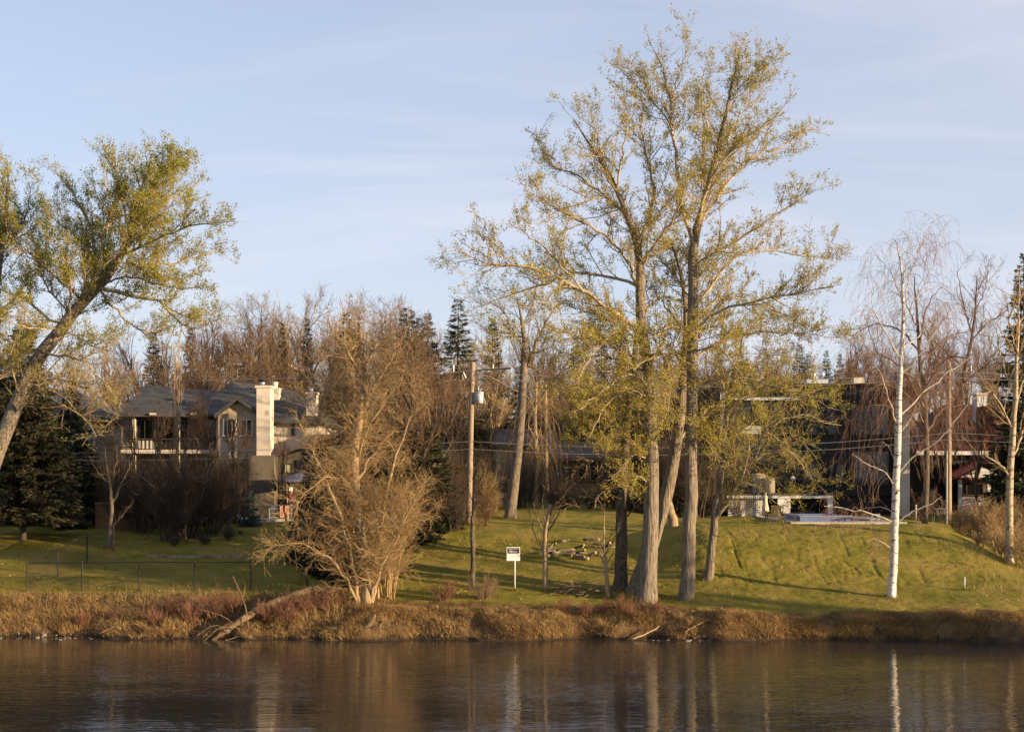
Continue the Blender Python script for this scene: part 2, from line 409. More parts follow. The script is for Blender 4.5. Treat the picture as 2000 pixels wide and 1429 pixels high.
def plus(a, c):
    q = N.new('ShaderNodeMath'); q.operation = 'ADD'; L.new(a, q.inputs[0]); L.new(c, q.inputs[1]); return q.outputs[0]
rough_c, rough_v, _ = noise_ramp(nt, 'pos', .09, [(.35,)*3, (1.15,)*3], detail=3, vec_scale=(.5, 1.6, 1), stops=[.36, .62])   # calm and ruffled patches
rip = N.new('ShaderNodeMath'); rip.operation = 'MULTIPLY'; L.new(scaled(wave_noise(4.5, .24, 1.0, 3), .019), rip.inputs[0]); L.new(rough_c, rip.inputs[1])
h = plus(rip.outputs[0], scaled(wave_noise(.7, .35, 1.0, 2), .018))
bump(nt, b, h, 1.0, 1.0)

# ------------------------------------------------------------------ ground and river
PY = np.array([-400, -4, 5, 13, 40, 54.5, 56.2, 56.6, 57.0, 57.6, 58.5, 59.5, 60.5, 62, 63, 64.5, 66, 67.5, 69, 70.2, 72, 78, 84, 92, 110, 140, 200, 300, 700.])
PROF = {
 'left':   [4.8, 4.7, 4.6, -.6, -1.2, -.6, -.22, -.10, .02, .22, .70, 1.10, 1.45, 1.72, 1.90, 2.2, 2.5, 2.78, 3.02, 3.2, 3.45, 3.95, 4.2, 4.5, 5.2, 7.5, 12, 17, 26],
 'center': [4.8, 4.7, 4.6, -.6, -1.2, -.6, -.12, .02, .42, .70, .95, 1.12, 1.28, 1.50, 1.66, 1.92, 2.2, 2.55, 2.92, 3.2, 3.6, 4.25, 4.6, 4.8, 5.4, 7.5, 12, 17, 26],
 'right':  [4.8, 4.7, 4.6, -.6, -1.2, -.6, -.10, .25, .70, .88, 1.06, 1.22, 1.38, 1.62, 1.85, 2.4, 3.05, 3.65, 4.0, 4.12, 4.15, 4.15, 4.2, 4.6, 5.4, 7.5, 12, 17, 26],
 'side':   [4.8, 4.7, 4.6, -.6, -1.2, -.6, -.10, .25, .70, .88, 1.06, 1.22, 1.38, 1.55, 1.70, 1.95, 2.2, 2.45, 2.7, 2.9, 3.2, 3.9, 4.2, 4.6, 5.4, 7.5, 12, 17, 26],
 'bend':   [4.8, 4.7, 4.6, -.6, .6, 1.0, 1.1, 1.15, 1.2, 1.2, 1.3, 1.3, 1.4, 1.55, 1.70, 1.95, 2.2, 2.45, 2.7, 2.9, 3.2, 3.9, 4.2, 4.6, 5.4, 7.5, 12, 17, 26],
}
PX = [(-400, 'left'), (-9, 'left'), (-4, 'center'), (6, 'center'), (9.5, 'right'), (20.3, 'right'), (24.5, 'side'), (34, 'side'), (46, 'bend'), (400, 'bend')]
def ground_z(x, y, rough=True):
    x = np.asarray(x, float); y = np.asarray(y, float)
    x, y = np.broadcast_arrays(x, y)
    ys = y + np.where((y > 45) & (y < 62), (fbm(x * .35, y * 0 + 3, 5, 3) - .5) * 1.7 * np.clip((62 - y) / 4, 0, 1), 0)
    z = np.zeros(x.shape)
    vals = {k: np.interp(ys, PY, v) for k, v in PROF.items()}
    for (xa, ka), (xb, kb) in zip(PX[:-1], PX[1:]):
        m = (x >= xa) & (x <= xb)
        t = np.clip((x - xa) / (xb - xa), 0, 1); t = t * t * (3 - 2 * t)
        z = np.where(m, vals[ka] * (1 - t) + vals[kb] * t, z)
    if rough:
        z = z + (fbm(x * .5, y * .5, 11, 3) - .5) * np.interp(x, [6, 10], [.16, .09]) * np.clip((y - 57) / 3, 0, 1) * np.clip((100 - y) / 10, 0, 1)
        bank = np.clip((y - 55.8) / .6, 0, 1) * np.clip((59.2 - y) / 1.2, 0, 1)
        z = z + bank * (fbm(x * 2.2, y * 1.4, 21, 4) - .5) * np.interp(x, [5, 10], [.42, .20])
        z = z + (fbm(x * 4, y * 4, 31, 2) - .5) * .05 * np.clip((y - 57) / 3, 0, 1) * np.clip((80 - y) / 6, 0, 1)
        # slumped turf on the grassy slope: short furrows running downhill
        hill = np.clip((x - 7.5) / 2, 0, 1) * np.clip((22.5 - x) / 2, 0, 1) * np.clip((y - 61.8) / 1.2, 0, 1) * np.clip((69.6 - y) / 1.5, 0, 1)
        wx = x + (vnoise(x * .8, y * .7, 44) - .5) * .35
        brk = vnoise(wx * 2.6, y * 1.0, 43)
        for fq, sd, dp in ((1.5, 41, .028), (2.9, 42, .034)):
            fur = vnoise(wx * fq, y * .05 + 7.3, sd)
            z = z - hill * np.clip(1.25 - np.abs(fur - .5) / .055, 0, 1) * np.clip((brk - .42) * 6, 0, 1) * dp
        z = z + hill * (vnoise(x * 3.0, y * 5.5, 47) - .5) * .05
    return z
def gz(x, y): return float(ground_z(np.array([x]), np.array([y]))[0])

def lines(parts):
    out = []
    for a, b_, s in parts: out.append(np.arange(a, b_, s))
    return np.concatenate(out)
gx = lines([(-400, -60, 20), (-60, -26, 2), (-26, -6, .17), (-6, 7, .15), (7, 24, .065), (24, 28, .3), (28, 60, 2), (60, 401, 20)])
gy = lines([(-400, -4, 30), (-4, 16, 2), (16, 54, 6), (54, 55.6, .4), (55.6, 60, .09), (60, 70.5, .12), (70.5, 86, .5), (86, 140, 4), (140, 701, 40)])
GX, GY = np.meshgrid(gx, gy)
GZ = ground_z(GX, GY)
nv = GX.size; nr, nc = GX.shape
idx = np.arange(nv).reshape(nr, nc)
F = np.stack([idx[:-1, :-1], idx[:-1, 1:], idx[1:, 1:], idx[1:, :-1]], -1).reshape(-1, 4)
gm = np_mesh('ground', [(np.stack([GX, GY, GZ], -1).reshape(-1, 3), F)], MAT['ground'], True)
zone = np.zeros((nv, 4), np.float32); zone[:, 3] = 1
xr, yr, zr = GX.ravel(), GY.ravel(), GZ.ravel()
dry_to = np.interp(xr, [-30, -9, -4, 0, 6, 10, 25, 30], [61.4, 60.6, 60.2, 59.6, 59.6, 58.0, 57.8, 62])
zone[:, 0] = np.clip((dry_to - yr) / 1.6 + .5, 0, 1)
zone[:, 0] = np.maximum(zone[:, 0], np.clip((xr - 23.5) / 2, 0, 1) * .62)
zone[:, 0] = np.maximum(zone[:, 0], np.clip((yr - 90) / 8, 0, 1))
zone[:, 1] = np.clip((.30 - zr) / .3, 0, 1) * .9
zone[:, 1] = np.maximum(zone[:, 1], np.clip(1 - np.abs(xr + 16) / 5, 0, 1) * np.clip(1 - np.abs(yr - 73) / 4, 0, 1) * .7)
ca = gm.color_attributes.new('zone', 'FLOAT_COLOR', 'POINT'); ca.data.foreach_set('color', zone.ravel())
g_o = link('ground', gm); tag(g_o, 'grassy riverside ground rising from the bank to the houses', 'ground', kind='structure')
wm = np_mesh('river', [(np.array([[-400, 8, 0], [400, 8, 0], [400, 64, 0], [-400, 64, 0]], float), np.array([[0, 1, 2, 3]]))], MAT['river'])
tag(link('river', wm), 'dark brown rippled river water', 'water', kind='structure')

# ------------------------------------------------------------------ tree growing
def spawn(rng, PP, RR, dens, t0, t1, ang, L, K, up, wob, trop, rr, rcap, rmin, short=.5, out=None):
    """children scattered along parent polylines; every array is vectorised over the branches"""
    M, KP = RR.shape
    plen = np.linalg.norm(np.diff(PP, axis=1), axis=2).sum(1)
    cnt = rng.poisson(dens * plen * (t1 - t0))
    ip = np.repeat(np.arange(M), cnt); n = len(ip)
    t = rng.uniform(t0, t1, n)
    s = t * (KP - 1); i = np.minimum(s.astype(int), KP - 2); f = (s - i)[:, None]
    p = PP[ip, i] * (1 - f) + PP[ip, i + 1] * f
    r = RR[ip, i] * (1 - f[:, 0]) + RR[ip, i + 1] * f[:, 0]
    tg = unit(PP[ip, i + 1] - PP[ip, i])
    q = rng.normal(size=(n, 3)); q -= (q * tg).sum(1, keepdims=True) * tg; q = unit(q)
    a = rng.uniform(ang[0], ang[1], n)[:, None]
    d = np.cos(a) * tg + np.sin(a) * q
    d[:, 2] += up
    d = unit(d)
    ln = rng.uniform(L[0], L[1], n) * (1 - short * t)
    C = np.empty((n, K, 3)); C[:, 0] = p
    for k in range(1, K):
        d = d + rng.normal(size=(n, 3)) * wob; d[:, 2] += trop
        d = unit(d)
        C[:, k] = C[:, k - 1] + d * (ln / (K - 1))[:, None]
    r0 = np.maximum(np.minimum(r * rr, rcap), rmin)
    R = r0[:, None] * np.linspace(1, .35, K)[None, :]; R = np.maximum(R, rmin * .7)
    return C, R
def leaf_quads(rng, PP, n, size, spread=.05, up=.3, t0=.2):
    M, K = PP.shape[:2]
    cnt = rng.poisson(n, M); ip = np.repeat(np.arange(M), cnt); m = len(ip)
    t = rng.uniform(t0, 1, m) * (K - 1); i = np.minimum(t.astype(int), K - 2); f = (t - i)[:, None]
    p = PP[ip, i] * (1 - f) + PP[ip, i + 1] * f + rng.normal(size=(m, 3)) * spread
    a = rng.normal(size=(m, 3)); a[:, 2] += up; a = unit(a)
    b_ = unit(np.cross(a, rng.normal(size=(m, 3))))
    s = rng.uniform(size[0], size[1], m)[:, None]
    V = np.stack([p, p + a * s * .5 + b_ * s * .33, p + a * s, p + a * s * .5 - b_ * s * .33], 1).reshape(-1, 3)
    F = np.arange(m * 4).reshape(-1, 4)
    return V, F
def limb_world(pts, Y, dy, K=14, seed=0, jit=.03):
    pts = np.asarray(pts, float); n = len(pts)
    d = np.concatenate(([0], np.cumsum(np.linalg.norm(np.diff(pts[:, :2], axis=0), axis=1)))); d /= d[-1]
    q = []
    dy0 = dy[0] if isinstance(dy, tuple) else 0.0
    dy1 = dy[1] if isinstance(dy, tuple) else dy
    for (px, py, w), t in zip(pts, d):
        yy = Y + dy0 + (dy1 - dy0) * t ** .9
        q.append([*P(px, py, yy), w * yy / FPX / 2])
    c = catmull(np.array(q), K)
    rg = np.random.default_rng(seed)
    ln_ = np.linalg.norm(np.diff(c[:, :3], axis=0), axis=1).sum()
    c[1:, :3] += rg.normal(size=(K - 1, 3)) * min(jit, .009 * ln_)
    return c[:, :3], np.maximum(c[:, 3], .006)
def flare(C, R, z0):
    """root flare of a big trunk: swell towards the ground with uneven buttresses"""
    return R
def root_flare(V, centre, z0, amt, seed, h=.9):
    rg = np.random.default_rng(seed); ph = rg.uniform(0, 6.28, 3)
    d = V[:, :2] - centre[None, :2]
    a = np.arctan2(d[:, 1], d[:, 0]); k = np.clip(1 - (V[:, 2] - z0) / h, 0, 1.3) ** 2
    s = 1 + amt * k * (.6 + .5 * np.sin(3 * a + ph[0]) + .35 * np.sin(5 * a + ph[1]))
    V[:, :2] = centre[None, :2] + d * np.where(k[:, None] > 0, s[:, None], 1)
    return V
def thin_leaves(rng, VF, fade, o0):
    V, F = VF; z = V[::4, 2] + o0[2]; keep = rng.uniform(0, 1, len(z)) < np.clip((z - fade[0]) / (fade[1] - fade[0]), fade[2], 1)
    V = V.reshape(-1, 4, 3)[keep].reshape(-1, 3); return V, np.arange(len(V)).reshape(-1, 4)
def make_tree(name, label, cat, Y, trunk, limbs, bark, limbmat, twigmat, levels, leafmat=None, leaf=None, seed=1, group=None, trunk_from=.5, flare_amt=0.0, base=None, multi=0, limb_k=.50, trunk_k=.65, fade=None):
    """trunk and main limbs drawn by hand, then levels of branches and twigs grown on them"""
    rng = np.random.default_rng(seed)
    x0, y0 = hx(trunk[0][0], Y), Y
    z0 = gz(x0, y0)
    tr = [(a_, b_, c_ * trunk_k) for a_, b_, c_ in trunk]
    TC, TR = limb_world(tr, Y, 0, 22, seed, .015)
    dz = (z0 - .12) - TC[0, 2]                                   # root it in the ground
    TC[:, 2] += dz * np.clip(1 - np.linspace(0, 1, len(TC)) * 4, 0, 1)
    root = empty(name, (x0, y0, z0), label, cat, group)
    o0 = np.array((x0, y0, z0))
    V, F = tubes(TC[None] - o0, TR[None], 14)
    if flare_amt: V = root_flare(V, TC[0] - o0, 0, flare_amt, seed)
    link('trunk', np_mesh('trunk', [(V, F)], MAT[bark], True), root)
    LC, LR = [], []
    for k, (pts, dy) in enumerate(limbs):
        C, R = limb_world([(a_, b_, c_ * limb_k) for a_, b_, c_ in pts], Y, dy, 14, seed * 31 + k, .045)
        if multi and k < multi: C[0, 2] = gz(C[0, 0], C[0, 1]) - .1
        LC.append(C); LR.append(R)
        V, F = tubes(C[None] - o0, R[None], 9)
        link('limb', np_mesh('limb', [(V, F)], MAT[limbmat], True), root)
    half = int(len(TC) * trunk_from)
    th = catmull(np.hstack([TC[half:], TR[half:, None]]), 14)
    PPs = np.array(LC + [th[:, :3]]); RRs = np.array(LR + [th[:, 3]])
    chunks, leaves = [], []
    parents = (PPs, RRs)
    allp = [parents]
    for li, lv in enumerate(levels):
        src = parents if not lv.get('also') else None
        if src is None:
            C, R = [], []
            for q in lv['also']:
                c, r = spawn(rng, allp[q][0], allp[q][1], **{k: v for k, v in lv.items() if k not in ('also', 'sides', 'leaf')}); C.append(c); R.append(r)
            C = np.concatenate(C); R = np.concatenate(R)
        else:
            C, R = spawn(rng, src[0], src[1], **{k: v for k, v in lv.items() if k not in ('also', 'sides', 'leaf')})
        chunks.append(tubes(C - o0, R, lv.get('sides', 3)))
        parents = (C, R); allp.append(parents)
        if leafmat and lv.get('leaf'):
            q = leaf_quads(rng, C - o0, lv['leaf'], *leaf); leaves.append(thin_leaves(rng, q, fade, o0) if fade else q)
    link('branches', np_mesh('branches', chunks, MAT[twigmat], True), root)
    if leaves: link('foliage', np_mesh('foliage', leaves, MAT[leafmat]), root)
    return root
def lv(dens, t0, t1, ang, L, K, up, wob, trop, rr, rcap, rmin, sides=3, leaf=0, short=.5, also=None):
    d = dict(dens=dens, t0=t0, t1=t1, ang=ang, L=L, K=K, up=up, wob=wob, trop=trop, rr=rr, rcap=rcap, rmin=rmin, short=short, sides=sides, leaf=leaf)
    if also: d['also'] = also
    return d
def poplar_levels(k=1.0, leaf=3.0, up=.30, reach=1.0):
    return [lv(2.6 * k / reach, .06, 1, (.45, 1.15), (1.1 * reach, 3.4 * reach), 6, up, .13, .05, .6, .026, .009, 4, leaf=leaf * 1.2),
            lv(5.0 * k, .12, 1, (.45, 1.1), (.45, 1.3), 4, up, .14, .05, .7, .010, .0055, 3, leaf=leaf * .9, also=[0, 1]),
            lv(5.5, .12, 1, (.45, 1.2), (.14, .40), 2, up, .1, .05, .7, .0055, .0042, 3, leaf=leaf)]

# ------------------------------------------------------------------ the tall poplars by the river
make_tree('poplar_tree', 'tallest poplar, straight pale trunk beside the mown slope, two pointed leafy tops', 'tree', 60.5,
  [(1338,1168,50),(1342,1130,43),(1348,1000,40),(1350,850,36),(1352,700,34),(1354,600,32),(1356,480,28),(1375,400,22),(1392,330,18),(1415,240,13),(1432,160,8),(1445,112,3)],
  [([(1356,485,20),(1335,420,16),(1325,340,13),(1314,260,11),(1308,190,8),(1290,130,5),(1266,78,2)], -1.2),
   ([(1314,255,8),(1290,215,6),(1245,170,4),(1205,130,2)], (-1, 1.2)),
   ([(1311,200,6),(1325,150,4),(1348,85,2)], (-1, -1.5)),
   ([(1365,440,16),(1380,380,13),(1400,330,10),(1440,280,8),(1500,240,5),(1545,190,2)], -2.5),
   ([(1355,600,14),(1390,560,12),(1440,500,9),(1520,490,6),(1590,505,3),(1635,500,2)], 1.5),
   ([(1372,430,12),(1400,390,10),(1450,320,8),(1520,290,5),(1585,245,2)], 2.5),
   ([(1352,650,12),(1400,610,10),(1470,590,8),(1560,570,5),(1630,560,2)], -2.5),
   ([(1356,520,12),(1420,480,9),(1500,430,6),(1585,375,3)], -1),
   ([(1352,705,11),(1420,660,8),(1500,650,6),(1600,655,3),(1665,665,2)], 2),
   ([(1362,460,9),(1376,360,7),(1368,260,5),(1362,180,2)], 3),
   ([(1398,315,8),(1440,230,5),(1480,150,2)], 1.5),
   ([(1425,200,5),(1455,160,3),(1500,125,1.5)], -1.2),
   ([(1400,300,7),(1380,240,5),(1372,190,3),(1390,130,1.5)], -2),
   ([(1350,765,12),(1400,738,9),(1480,745,7),(1560,770,5),(1640,800,3)], -2.5),
   ([(1350,820,8),(1390,810,6),(1440,830,4),(1490,850,2)], -1.5),
   ([(1352,720,8),(1310,690,6),(1270,700,4),(1235,720,2)], -2),
   ([(1354,590,9),(1320,540,7),(1290,510,5),(1270,480,2)], 3), ([(1352,690,9),(1400,680,7),(1440,720,5),(1470,780,2)], -3), ([(1350,740,8),(1320,730,6),(1300,780,4),(1290,840,2)], -2), ([(1352,660,9),(1310,640,7),(1275,660,4)], -2.5), ([(1350,860,6),(1380,860,5),(1400,900,2)], -1.5), ([(1354,620,9),(1420,580,7),(1500,600,5),(1570,640,2)], 3)],
  'poplar_bark', 'poplar_limb', 'poplar_twig', poplar_levels(1.1, 5.0, .3, .85), 'young_leaf', ((.048,.09), .06), seed=3, trunk_from=.5, flare_amt=.06)
make_tree('poplar_tree', 'broad poplar with thick furrowed trunk and long limbs reaching towards the utility pole', 'tree', 60.2,
  [(1264,1166,66),(1266,1120,54),(1272,1000,46),(1272,850,40),(1266,720,34),(1252,620,30),(1250,520,26),(1244,470,22),(1225,420,18),(1205,370,14),(1185,330,11),(1150,280,7),(1120,232,3)],
  [([(1250,640,22),(1200,610,18),(1150,575,15),(1090,540,12),(1020,520,9),(950,510,6),(885,488,2)], -3),
   ([(1248,560,14),(1190,540,11),(1120,530,9),(1050,560,7),(990,580,4),(930,600,2)], 2.5),
   ([(1247,560,13),(1205,480,11),(1150,440,8),(1090,410,5),(1060,390,2)], -1.2),
   ([(1246,480,16),(1265,430,13),(1275,360,10),(1260,300,7),(1250,230,3)], 1.5),
   ([(1225,420,12),(1180,380,9),(1120,340,7),(1070,320,4),(1045,265,2)], 2),
   ([(1180,385,7),(1120,400,5),(1070,420,4),(1050,350,2)], -2),
   ([(1205,370,9),(1215,300,7),(1225,240,4),(1222,190,2)], -1.5),
   ([(1185,330,8),(1170,280,5),(1155,220,2)], -2),
   ([(1250,520,12),(1300,450,9),(1330,400,6),(1340,350,2)], -2.5),
   ([(1266,720,12),(1220,690,9),(1160,660,7),(1100,650,4),(1060,660,2)], -2),
   ([(1268,760,10),(1230,730,8),(1180,760,6),(1130,800,3)], -2.5),
   ([(1251,620,12),(1290,580,9),(1330,590,6),(1380,570,3)], 2.5),
   ([(1140,570,9),(1080,500,6),(1020,450,4),(1003,412,2)], (-1.5, -3)),
   ([(1000,518,5),(960,470,3),(925,452,1.5)], (-2.5, -2)),
   ([(1272,820,8),(1225,795,6),(1170,820,4),(1120,855,2)], 1.5),
   ([(1100,545,7),(1050,610,5),(1000,650,3),(960,690,1.5)], (-2, -3.5)),
   ([(1160,660,6),(1130,700,4),(1110,760,2)], (-1.5, -2)),
   ([(1272,900,6),(1235,890,4),(1200,930,3),(1175,940,1.5)], -1.5),
   ([(1268,740,9),(1210,700,7),(1140,700,5),(1080,740,3),(1050,790,1.5)], 2.5), ([(1270,780,8),(1225,760,6),(1180,800,4),(1150,860,2)], -3), ([(1272,850,7),(1240,820,5),(1205,850,3),(1190,900,1.5)], 2), ([(1264,700,9),(1290,690,7),(1310,740,4),(1305,800,2)], -2.5), ([(1262,690,9),(1230,650,7),(1180,620,5),(1110,600,3)], 3), ([(1250,640,8),(1200,650,6),(1150,700,4),(1130,740,2)], -3.5), ([(1272,950,5),(1245,930,4),(1230,970,2)], -1.2)],
  'poplar_bark', 'poplar_limb', 'poplar_twig', poplar_levels(1.05, 4.8, .3, .85), 'young_leaf', ((.048,.088), .06), seed=7, trunk_from=.45, flare_amt=.06)
make_tree('poplar_tree', 'leaning poplar trunk slanting up behind the broad furrowed poplar', 'tree', 61.6,
  [(1236,1142,52),(1258,1090,46),(1292,1000,40),(1316,900,36),(1330,800,30),(1335,700,22),(1340,620,16),(1330,540,10),(1310,470,5)],
  [([(1331,780,10),(1300,720,8),(1288,660,5),(1280,610,2)], 1.5), ([(1336,690,9),(1380,640,7),(1430,610,4),(1450,580,2)], 2),
   ([(1338,640,8),(1300,600,6),(1280,550,3)], -1), ([(1322,870,8),(1380,800,6),(1420,780,4),(1460,720,2)], 2.5),
   ([(1325,840,7),(1290,800,5),(1250,770,3),(1210,775,2)], 2), ([(1338,560,7),(1370,520,5),(1400,470,2)], 2)],
  'poplar_bark', 'poplar_limb', 'poplar_twig', poplar_levels(.9, 3.0), 'young_leaf', ((.06,.105), .05), seed=11, trunk_from=.5, flare_amt=.18)
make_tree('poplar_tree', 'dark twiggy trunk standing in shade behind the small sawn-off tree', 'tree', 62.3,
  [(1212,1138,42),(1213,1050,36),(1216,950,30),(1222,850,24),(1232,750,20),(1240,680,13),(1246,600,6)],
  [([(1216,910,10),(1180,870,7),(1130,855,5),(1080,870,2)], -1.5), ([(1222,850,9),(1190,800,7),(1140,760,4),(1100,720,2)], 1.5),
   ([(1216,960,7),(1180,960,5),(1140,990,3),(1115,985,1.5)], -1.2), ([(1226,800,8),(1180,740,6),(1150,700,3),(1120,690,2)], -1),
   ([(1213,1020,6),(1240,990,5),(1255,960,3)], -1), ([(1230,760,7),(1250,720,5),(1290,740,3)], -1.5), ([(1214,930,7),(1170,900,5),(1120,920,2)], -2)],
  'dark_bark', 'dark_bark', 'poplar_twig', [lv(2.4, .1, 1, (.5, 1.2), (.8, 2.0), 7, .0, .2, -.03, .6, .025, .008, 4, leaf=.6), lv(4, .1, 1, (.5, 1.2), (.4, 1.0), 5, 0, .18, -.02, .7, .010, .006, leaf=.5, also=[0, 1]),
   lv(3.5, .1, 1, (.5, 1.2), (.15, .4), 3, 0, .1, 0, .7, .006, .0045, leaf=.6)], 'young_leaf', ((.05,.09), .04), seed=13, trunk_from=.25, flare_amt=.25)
make_tree('poplar_tree', 'slender forked poplar with one low bough arching towards the closed parasol', 'tree', 63.4,
  [(1382,1116,32),(1388,1080,26),(1398,1000,22),(1410,900,18),(1420,800,15),(1430,740,10),(1445,690,5),(1452,640,2)],
  [([(1395,1018,14),(1420,985,12),(1440,945,11),(1475,895,10),(1530,872,8),(1570,860,6),(1605,880,3)], -1.5),
   ([(1418,815,8),(1450,770,7),(1520,752,6),(1600,775,4),(1660,800,2)], -1.8),
   ([(1411,880,7),(1370,820,5),(1345,800,3)], 1.2), ([(1424,780,7),(1400,720,5),(1390,680,2)], -1),
   ([(1420,800,8),(1470,720,6),(1510,690,2)], 1.5), ([(1475,895,6),(1500,840,5),(1560,810,4),(1645,835,2)], (-1, .5)),
   ([(1412,870,7),(1450,840,6),(1510,850,4),(1570,900,2)], 1.8), ([(1530,872,5),(1560,900,4),(1590,940,2)], (-1.2, -2)),
   ([(1440,945,6),(1480,950,5),(1510,980,3),(1540,990,1.5)], (-.8, -1.5)), ([(1408,920,6),(1440,890,4),(1465,930,2)], 1)],
  'poplar_bark', 'poplar_limb', 'poplar_twig', poplar_levels(1.1, 2.2, .1), 'green_leaf', ((.05,.09), .05), seed=17, trunk_from=.4, flare_amt=.25)
make_tree('leaning_tree', 'thick leaning trunk with broken limb between the utility pole and the brown cottage', 'tree', 78,
  [(996,1016,34),(1002,960,30),(1012,870,27),(1020,780,24),(1023,720,20),(1024,660,14),(1018,620,8),(1010,580,4)],
  [([(1022,745,15),(1040,690,12),(1060,640,8),(1090,590,3)], 1), ([(1020,770,10),(990,755,8),(960,737,6),(930,733,3)], -1),
   ([(1024,685,8),(1000,640,6),(975,600,4),(940,590,2)], -1.5), ([(1021,640,6),(1040,590,4),(1050,550,2)], 1), ([(1024,660,7),(985,650,5),(950,650,2)], 1.5), ([(1040,690,6),(1070,680,4),(1100,650,2)], -1)],
  'grey_bark', 'grey_bark', 'brown_twig', poplar_levels(1.0, .9, .2), 'young_leaf', ((.06,.11), .05), seed=19, trunk_from=.6, flare_amt=.15, trunk_k=.68)
make_tree('poplar_tree', 'leafy leaning poplar with thick pale trunk slanting over the dark spruce', 'tree', 60.5,
  [(-100,1150,70),(-70,1050,60),(-20,920,50),(20,820,44),(70,710,40),(120,640,38),(160,590,34),(195,560,28),(230,510,22),(255,450,17),(275,380,12),(290,330,6),(300,292,2)],
  [([(195,562,18),(250,575,14),(310,590,11),(370,640,7),(430,620,3)], -1.5), ([(172,580,20),(185,510,16),(175,440,12),(150,390,8),(130,350,3)], 1.5),
   ([(235,500,12),(300,470,9),(370,440,6),(432,440,2)], -2), ([(255,450,10),(320,400,7),(370,370,4),(400,350,2)], 1.5),
   ([(185,510,10),(215,430,8),(225,360,5),(218,310,2)], -1.5), ([(160,590,12),(110,540,10),(60,500,8),(20,460,5),(5,400,2)], -2),
   ([(120,640,12),(70,600,9),(10,570,6),(-40,540,3)], 1.5), ([(85,690,10),(150,700,8),(200,740,6),(240,790,2)], -2.5),
   ([(50,755,10),(110,740,8),(180,765,6),(235,815,2)], -1.5), ([(20,820,9),(70,760,8),(130,780,5),(190,850,2)], -3),
   ([(195,565,10),(240,620,8),(290,650,6),(330,640,3)], 2), ([(230,510,9),(290,520,7),(360,510,5),(425,490,2)], 1.5),
   ([(275,390,8),(320,340,5),(340,310,2)], -1.5), ([(255,460,8),(240,390,6),(255,330,3)], 2), ([(130,625,10),(140,560,8),(120,500,5),(100,430,2)], -2.5),
   ([(150,600,10),(200,520,8),(300,430,5),(340,390,2)], -3), ([(100,660,8),(140,650,6),(190,680,4),(230,690,2)], -3), ([(40,780,8),(20,700,6),(40,640,3)], -2.5), ([(60,730,8),(30,680,6),(-10,640,3)], -1), ([(160,590,9),(170,500,7),(120,440,4),(60,400,2)], 2.5), ([(120,640,8),(60,640,6),(0,620,3)], -2), ([(200,555,9),(260,540,7),(330,560,4),(390,560,2)], -2.5), ([(240,490,8),(280,430,6),(335,450,3)], 2.5), ([(210,540,8),(200,470,6),(200,400,3)], 3), ([(140,610,8),(90,560,6),(70,480,4),(50,420,2)], 2.8), ([(265,420,6),(300,370,4),(330,350,2)], -2.2)],
  'poplar_bark', 'poplar_limb', 'poplar_twig', poplar_levels(1.1, 6.4, .42, .82), 'green_leaf', ((.05,.092), .07), seed=23, trunk_from=.5, flare_amt=.18, fade=(hz(760, 60.5), hz(600, 60.5), .12))
make_tree('poplar_tree', 'upright leafy poplar at the meadow edge beside the leaning poplar', 'tree', 64,
  [(-62,1105,56),(-50,980,48),(-35,820,40),(-22,700,34),(-12,600,28),(0,500,20),(12,410,11),(16,335,3)],
  [([(-20,650,14),(40,570,9),(85,510,5),(100,450,2)], 1.5), ([(-14,600,12),(-60,520,9),(-100,440,4)], 0), ([(2,500,10),(50,420,6),(60,360,2)], -1.2), ([(-5,540,9),(-40,430,6),(-45,350,2)], 1.5), ([(-30,760,10),(30,700,7),(70,650,3)], 2.5), ([(10,430,7),(-20,380,5),(-15,330,2)], 1.5)],
  'poplar_bark', 'poplar_limb', 'poplar_twig', poplar_levels(1.2, 5.5, .42, .85), 'green_leaf', ((.05,.092), .07), seed=29, trunk_from=.45)
